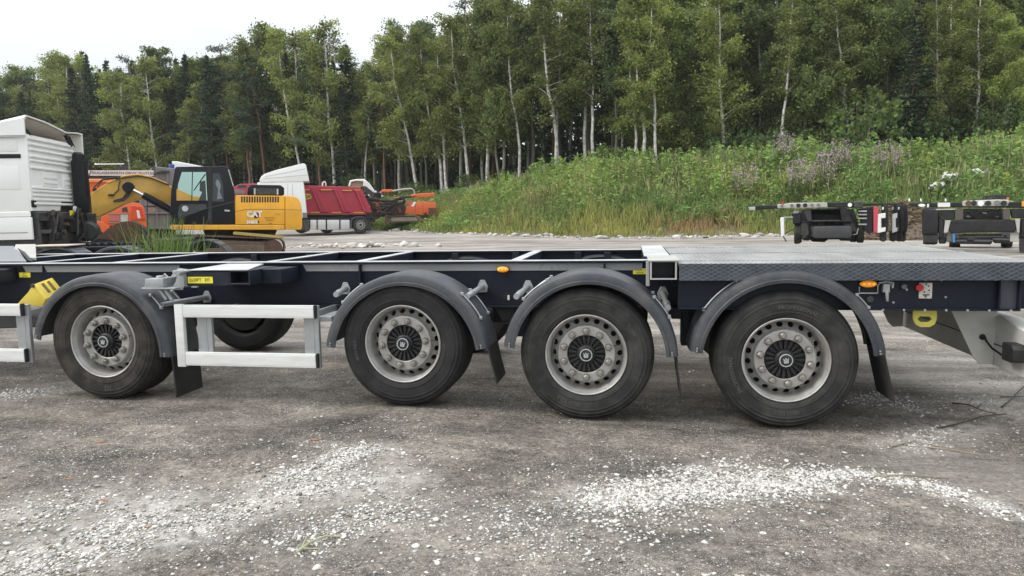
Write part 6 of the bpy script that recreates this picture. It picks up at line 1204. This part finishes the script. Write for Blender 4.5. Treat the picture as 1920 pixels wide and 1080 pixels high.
# low verge around the drilling rig
n = 9000; p = gp(810, 420); x = p[0]-2.+RNG.normal(0, 3.2, n); y = p[1]+1.0+RNG.normal(0, 1.6, n); z = G(x, y); h = RNG.uniform(.12, .4, n); a = RNG.uniform(0, 6.28, n); d = np.stack([np.cos(a), np.sin(a), 0*a], -1)*.018; b0 = np.stack([x, y, z-.02], -1); tip = b0+np.stack([RNG.normal(0, .08, n), RNG.normal(0, .08, n), h], -1)
V = np.stack([b0-d, b0+d, tip], 1).reshape(-1, 3); tag(link('verge_grass', fastmesh('verge_grass', V, np.arange(3*n).reshape(n, 3), M_GRASS, np.repeat(np.clip(clump_cols(x, y, 'leaf')*(1+RNG.normal(0, .2, (n, 1))), .01, .4), 3, 0))), 'short green verge grass around the tracks of the drilling rig', 'grass', kind='stuff')
# flowering fireweed clumps
M_FLOWER = mat('fireweed_flower', (.5, .34, .45), .7, var=.25, scale=30, transl=.3); M_STEM = mat('weed_stem', (.1, .13, .04), .7)
FW = []
for s in range(2):
    rng = np.random.default_rng(600+s); st = MB(); C = []; Lf = []
    for k in range(26):
        px_, py_ = rng.normal(0, .34, 2); h = rng.uniform(.9, 1.6); st.tube([(px_*.7, py_*.7, 0), (px_, py_, h)], [.012, .006], 4, caps=False); nl = 15; t = rng.uniform(.66, 1.05, nl); C.append(np.stack([px_+rng.normal(0, .05, nl), py_+rng.normal(0, .05, nl), h*t], -1)); nl = 18; t = rng.uniform(.1, .62, nl); Lf.append(np.stack([px_+rng.normal(0, .09, nl), py_+rng.normal(0, .09, nl), h*t], -1))
    C = np.concatenate(C); Lf = np.concatenate(Lf); fl = rot_leaves(C, rng.uniform(.022, .042, len(C)), np.zeros((len(C), 3)), .8); lf = rot_leaves(Lf, rng.uniform(.05, .1, len(Lf)), tree_cols(len(Lf), (.09, .13, .04), .15, rng), .35)
    FW.append((st.mesh('stems', M_STEM), fastmesh('flowers', fl[0], fl[1], M_FLOWER), fastmesh('leaves', lf[0], lf[1], M_GRASS, lf[2])))
for i, (px, py, lab) in enumerate(((1478, 330, 'fireweed clump in pale pink flower high on the bank'), (1572, 345, None), (1532, 375, None), (1395, 392, 'pinkish fireweed clump beside the arm of the container chassis'), (1500, 385, None), (1660, 350, None))):
    d = ray(px, py); D = 30.
    while D < 60:
        q = CAM+d*D
        if Gs(q[0], q[1]) >= q[2]: break
        D += .1
    o = thing('fireweed', lab or 'pink flowering fireweed clump on the bank above the container chassis', 'plant', (q[0], q[1], Gs(q[0], q[1])-.05), i*1.3, None if lab else 'fireweed clumps on the bank')
    o.scale = (1.15, 1.15, 1.5)
    for nm, me in zip(('stems', 'flowers', 'leaves'), FW[i % 2]): (lambda q_: q_.__setitem__('kind', 'stuff') if nm != 'stems' else None)(link(nm, me, o))
# pale debris and boulders on the bank
def on_ground(px, py):
    d = ray(px, py); D = 18.
    while D < 70:
        q = CAM+d*D
        if Gs(q[0], q[1]) >= q[2]: break
        D += .1
    return q
M_SHEET = mat('dirty_white_sheet', (.7, .7, .68), .6, var=.15, scale=3, dirt=((.3, .28, .25), .5, 3.))
for i, (px, py, w_, lab) in enumerate(((1772, 356, .3, 'crumpled white plastic sheet caught in weeds on the bank'), (1824, 350, .45, 'larger folded white sheet lying on the bank'), (1748, 371, .25, 'torn pale sheet above the soil heap'))):
    q = on_ground(px, py); o = thing('plastic_sheet', lab, 'debris', (q[0], q[1]-.5, Gs(q[0], q[1]-.5)+.75), .3*i); rng = np.random.default_rng(700+i); m = MB(); k = 9
    for a in range(k):
        for b2 in range(k): m.v.append(((a/(k-1)-.5)*w_*2+rng.normal(0, .03), (b2/(k-1)-.5)*.5+rng.normal(0, .03), .45*w_*(1-abs(b2/(k-1)-.45)*1.6)+rng.normal(0, .07)))
    m.f = [(a*k+b2, (a+1)*k+b2, (a+1)*k+b2+1, a*k+b2+1) for a in range(k-1) for b2 in range(k-1)]; m.build('sheet', M_SHEET, o, ang=25); m2 = MB(); m2.v = [(x, y+.08, z-.12) for x, y, z in m.v]; m2.f = m.f; m2.build('under_fold', M_SHEET, o, ang=25)
def boulder(px, py, s, lab, dy=-.4, m=None):
    q = gp(px, py); rng = np.random.default_rng(int(px)); bm = bmesh.new(); bmesh.ops.create_icosphere(bm, subdivisions=3, radius=1)
    for v in bm.verts:
        p = v.co; f = 1+.22*math.sin(p.x*3+px)+.16*math.sin(p.y*4+px*.7)+.12*math.sin(p.z*5+p.x*4); f = round(f*6)/6*.5+f*.5; v.co = (p.x*s*f, p.y*s*.8*f, p.z*s*.62*f)
    me = bpy.data.meshes.new('boulder'); bm.to_mesh(me); bm.free(); me.materials.append(mat('pale_boulder', (.36, .33, .29), .9, var=.25, scale=4, bump=.5, bscale=14)); o = link('boulder', me, None, (q[0], q[1]+dy, Gs(q[0], q[1]+dy)+s*.3)); tag(o, lab, 'boulder')
boulder(1414, 438, .28, 'pale boulder at the foot of the bank under the chassis arm'); boulder(1440, 440, .36, 'larger grey boulder beside the pale one below the chassis arm'); boulder(1195, 441, .2, 'small pale stone block at the grass edge in front of the reddish grass')
# soil heap with dry stalks between the two right-hand chassis
q = gp(1712, 452); V = []; k = 22
n = 7000; a = RNG.uniform(0, 6.28, n); r = RNG.random(n)**.55*1.1; x = q[0]+.3+r*np.cos(a)*1.5; y = q[1]+2.2+r*np.sin(a)*1.3; z = G(x, y)+1.35*np.clip(1-r**1.4, 0, 1)
th = RNG.uniform(0, 6.28, n); L_ = RNG.uniform(.08, .32, n); d = np.stack([np.cos(th)*L_, np.sin(th)*L_*.6, RNG.normal(0, .3, n)*L_], -1); w2 = np.stack([-np.sin(th), np.cos(th), 0*th], -1)*.018+np.array([0, 0, .014]); b0 = np.stack([x, y, z+.03], -1)
V = np.stack([b0-d-w2, b0+d-w2, b0+d+w2, b0-d+w2], 1).reshape(-1, 3); col = np.array([.24, .185, .125])*RNG.uniform(.35, 1.6, (n, 1)); hm = fastmesh('dry_stalks', V, np.arange(4*n).reshape(n, 4), M_GRASS, np.repeat(col, 4, 0))
o = thing('soil_heap', 'brown soil heap covered in dry stalks between the two container chassis', 'heap', (float(q[0]+.3), float(q[1]+2.2), Gs(q[0]+.3, q[1]+2.2))); so_ = link('dry_stalks', hm, o, tuple(-v for v in o.location)); so_['kind'] = 'stuff'
m = MB(); k = 30; rr = 14
for i in range(rr+1):
    for j in range(k):
        a = 2*math.pi*j/k; r = i/rr; xx, yy = r*math.cos(a)*1.7, r*math.sin(a)*1.5; m.v.append((xx, yy, 1.35*max(0, 1-r**1.4)+.12*(float(fbm(xx*3+9, yy*3, 77))-.5)-.05))
m.f = [(i*k+j, (i+1)*k+j, (i+1)*k+(j+1) % k, i*k+(j+1) % k) for i in range(rr) for j in range(k)]; m.build('soil', mat('brown_soil', (.13, .1, .075), .95, var=.3, scale=6, bump=.8, bscale=25), o)
# tall grass tuft between trailer and low chassis
g0 = atd(315, 478, 11.2); zt0 = Gs(g0[0], g0[1]); rng = np.random.default_rng(800); V = []; Fc = []; cols = []
for k in range(300):
    bx_, by_ = rng.normal(0, .22), rng.normal(0, .18); h = rng.uniform(.85, 1.62); a = rng.uniform(0, 6.28); ben = rng.uniform(.04, .36); w_ = rng.uniform(.009, .016); col = np.array([.12, .18, .05])*rng.uniform(.7, 1.5)
    i0 = len(V)
    for j in range(6):
        s = j/5; x = bx_+math.cos(a)*ben*h*s*s; y = by_+math.sin(a)*ben*h*s*s; z = h*s*(1-.25*ben*s); ww = w_*(1-s*.85); V += [(x-ww, y-ww*.3, z), (x+ww, y+ww*.3, z)]; cols += [col*(.7+.5*s)]*2
    Fc += [(i0+2*j, i0+2*j+1, i0+2*j+3, i0+2*j+2) for j in range(5)]
o = thing('grass_tuft', 'tall green grass tuft growing behind the trailer rails', 'plant', (g0[0], g0[1], zt0)); link('blades', fastmesh('blades', V, Fc, M_GRASS, np.array(cols)), o)
st = MB()
for k in range(5): st.tube([(rng.normal(0, .3)-.3*k/4, rng.normal(0, .1), 0), (rng.normal(0, .3)-.5*k/4, rng.normal(0, .1), 1.25)], .006, 5)
st.build('dry_stem', mat('straw_stem', (.35, .26, .14), .8), o)
# concrete fence panel glimpsed between birches
F1 = Site('concrete_fence', 'grey concrete fence panel glimpsed behind the birch trunks', 'fence', 852, 380, 58)
for x in (826, 846, 866): F1.prism('panel', mat('fence_concrete', (.33, .33, .32), .85, var=.15), [(x, 356), (x+19, 355), (x+19, 385), (x, 385)], 0, .15, .01)
for x in (845.2, 865.2): F1.prism('post', mat('fence_concrete', (.33, .33, .32), .85), [(x, 354), (x+1, 354), (x+1, 386), (x, 386)], -.05, .2, 0)
# ------------------------------------------------------------------ bits lying on the near ground
M_TWIG = mat('dark_twig', (.05, .04, .032), .85, var=.3, scale=20); M_STRAW = mat('dry_stick', (.3, .25, .19), .85, var=.25, scale=15)
def stick(name, lab, pts, r, m, side=None, group=None):
    P = []
    for px, py, dz in pts:
        q = gp(px, py); P.append((q[0], q[1], float(G(q[0], q[1])+rough(q[0], q[1]))+r+dz))
    o = thing(name, lab, 'branch' if name != 'cable' else 'cable', P[0], group=group); L0 = tuple(-c for c in P[0])
    m_ = MB(); k = len(P); m_.tube(P, [r*(1-.5*i/(k-1)) for i in range(k)], 7); m_.build('stem', m, o, loc=L0)
    for s in side or []:
        Q_ = []
        for px, py, dz in s:
            q = gp(px, py); Q_.append((q[0], q[1], float(G(q[0], q[1])+rough(q[0], q[1]))+r*.8+dz))
        MB().tube(Q_, [r*.7, r*.35] if len(Q_) == 2 else r*.5, 6).build('twig', m, o, loc=L0)
stick('fallen_branch', 'dark forked branch on the ground behind the mud flap', [(1758, 804, .0), (1800, 797, .01), (1840, 784, .01), (1886, 779, .0)], .006, M_TWIG)
stick('fallen_branch', 'dark bent branch with side twigs below the rear bumper', [(1786, 759, 0), (1815, 767, .02), (1840, 776, .02), (1868, 779, 0)], .006, M_TWIG, [[(1832, 772, .02), (1850, 757, .02)], [(1822, 755, .02), (1815, 767, .02)]])
stick('cable', 'thin dark cable trailing over the ground at the rear bumper', [(1878, 766, 0), (1895, 757, .02), (1910, 742, .03), (1930, 722, .02)], .007, M_RUBBER, [[(1875, 746, .0), (1930, 748, .01)]])
stick('dry_stick', 'long split brown stick on sandy ground near the gravel line', [(1640, 893, 0), (1700, 895, .01), (1780, 897, 0)], .006, M_STRAW, [[(1650, 897, .0), (1740, 901, .0)]])
stick('dry_stick', 'pale dry stalk lying beyond the gravel line', [(1740, 840, 0), (1790, 846, .01), (1845, 853, 0)], .005, M_STRAW, [[(1745, 836, .0), (1830, 846, .0)]])
stick('dry_stick', 'short dry stick lying close behind the rear wheel', [(1670, 837, 0), (1700, 834, .01), (1712, 832, 0)], .007, M_STRAW)
stick('leaf_scrap', 'greenish dry plant scrap lying among the scattered stones', [(555, 1040, 0), (580, 1022, .01), (610, 1012, .01), (640, 1008, 0)], .008, mat('dry_green', (.33, .34, .22), .8), [[(562, 1032, .01), (600, 1030, .0)], [(565, 1028, 0), (575, 1010, .01)]])
for i, (px, py, s) in enumerate(((190, 829, .03), (590, 828, .028), (192, 940, .028), (130, 900, .02), (280, 987, .024))):
    q = gp(px, py); bm = bmesh.new(); bmesh.ops.create_icosphere(bm, subdivisions=2, radius=1)
    for v in bm.verts: v.co = (v.co.x*s*(1+.25*math.sin(v.co.y*4+i)), v.co.y*s*.7, v.co.z*s*.2*(1+.2*math.sin(v.co.x*5+i)))
    me = bpy.data.meshes.new('brick_chip'); bm.to_mesh(me); bm.free(); me.materials.append(mat('brick_red', (.26, .13, .085), .9, var=.25, scale=40)); o = link('brick_chip', me, None, (q[0], q[1], float(G(q[0], q[1])+rough(q[0], q[1]))+s*.1)); tag(o, 'small orange-red brick chip lying on the dark ground', 'brick chip', 'brick chips on the ground')
# ------------------------------------------------------------------ damp summer air
hz = MB().box(-480, 480, -80, 620, -2., 44.).build('haze', None, None, flat=True); tag(hz, 'thin pale damp air over the whole yard and forest', 'haze', kind='stuff')
hm_ = bpy.data.materials.new('haze_air'); hm_.use_nodes = True; t_ = hm_.node_tree; t_.nodes.remove(t_.nodes['Principled BSDF'])
pv = t_.nodes.new('ShaderNodeVolumePrincipled'); pv.inputs['Color'].default_value = (.93, .96, 1, 1); pv.inputs['Density'].default_value = .00026; pv.inputs['Anisotropy'].default_value = .2
t_.links.new(pv.outputs['Volume'], t_.nodes['Material Output'].inputs['Volume']); hz.data.materials.append(hm_)
SC.cycles.volume_bounces = 1
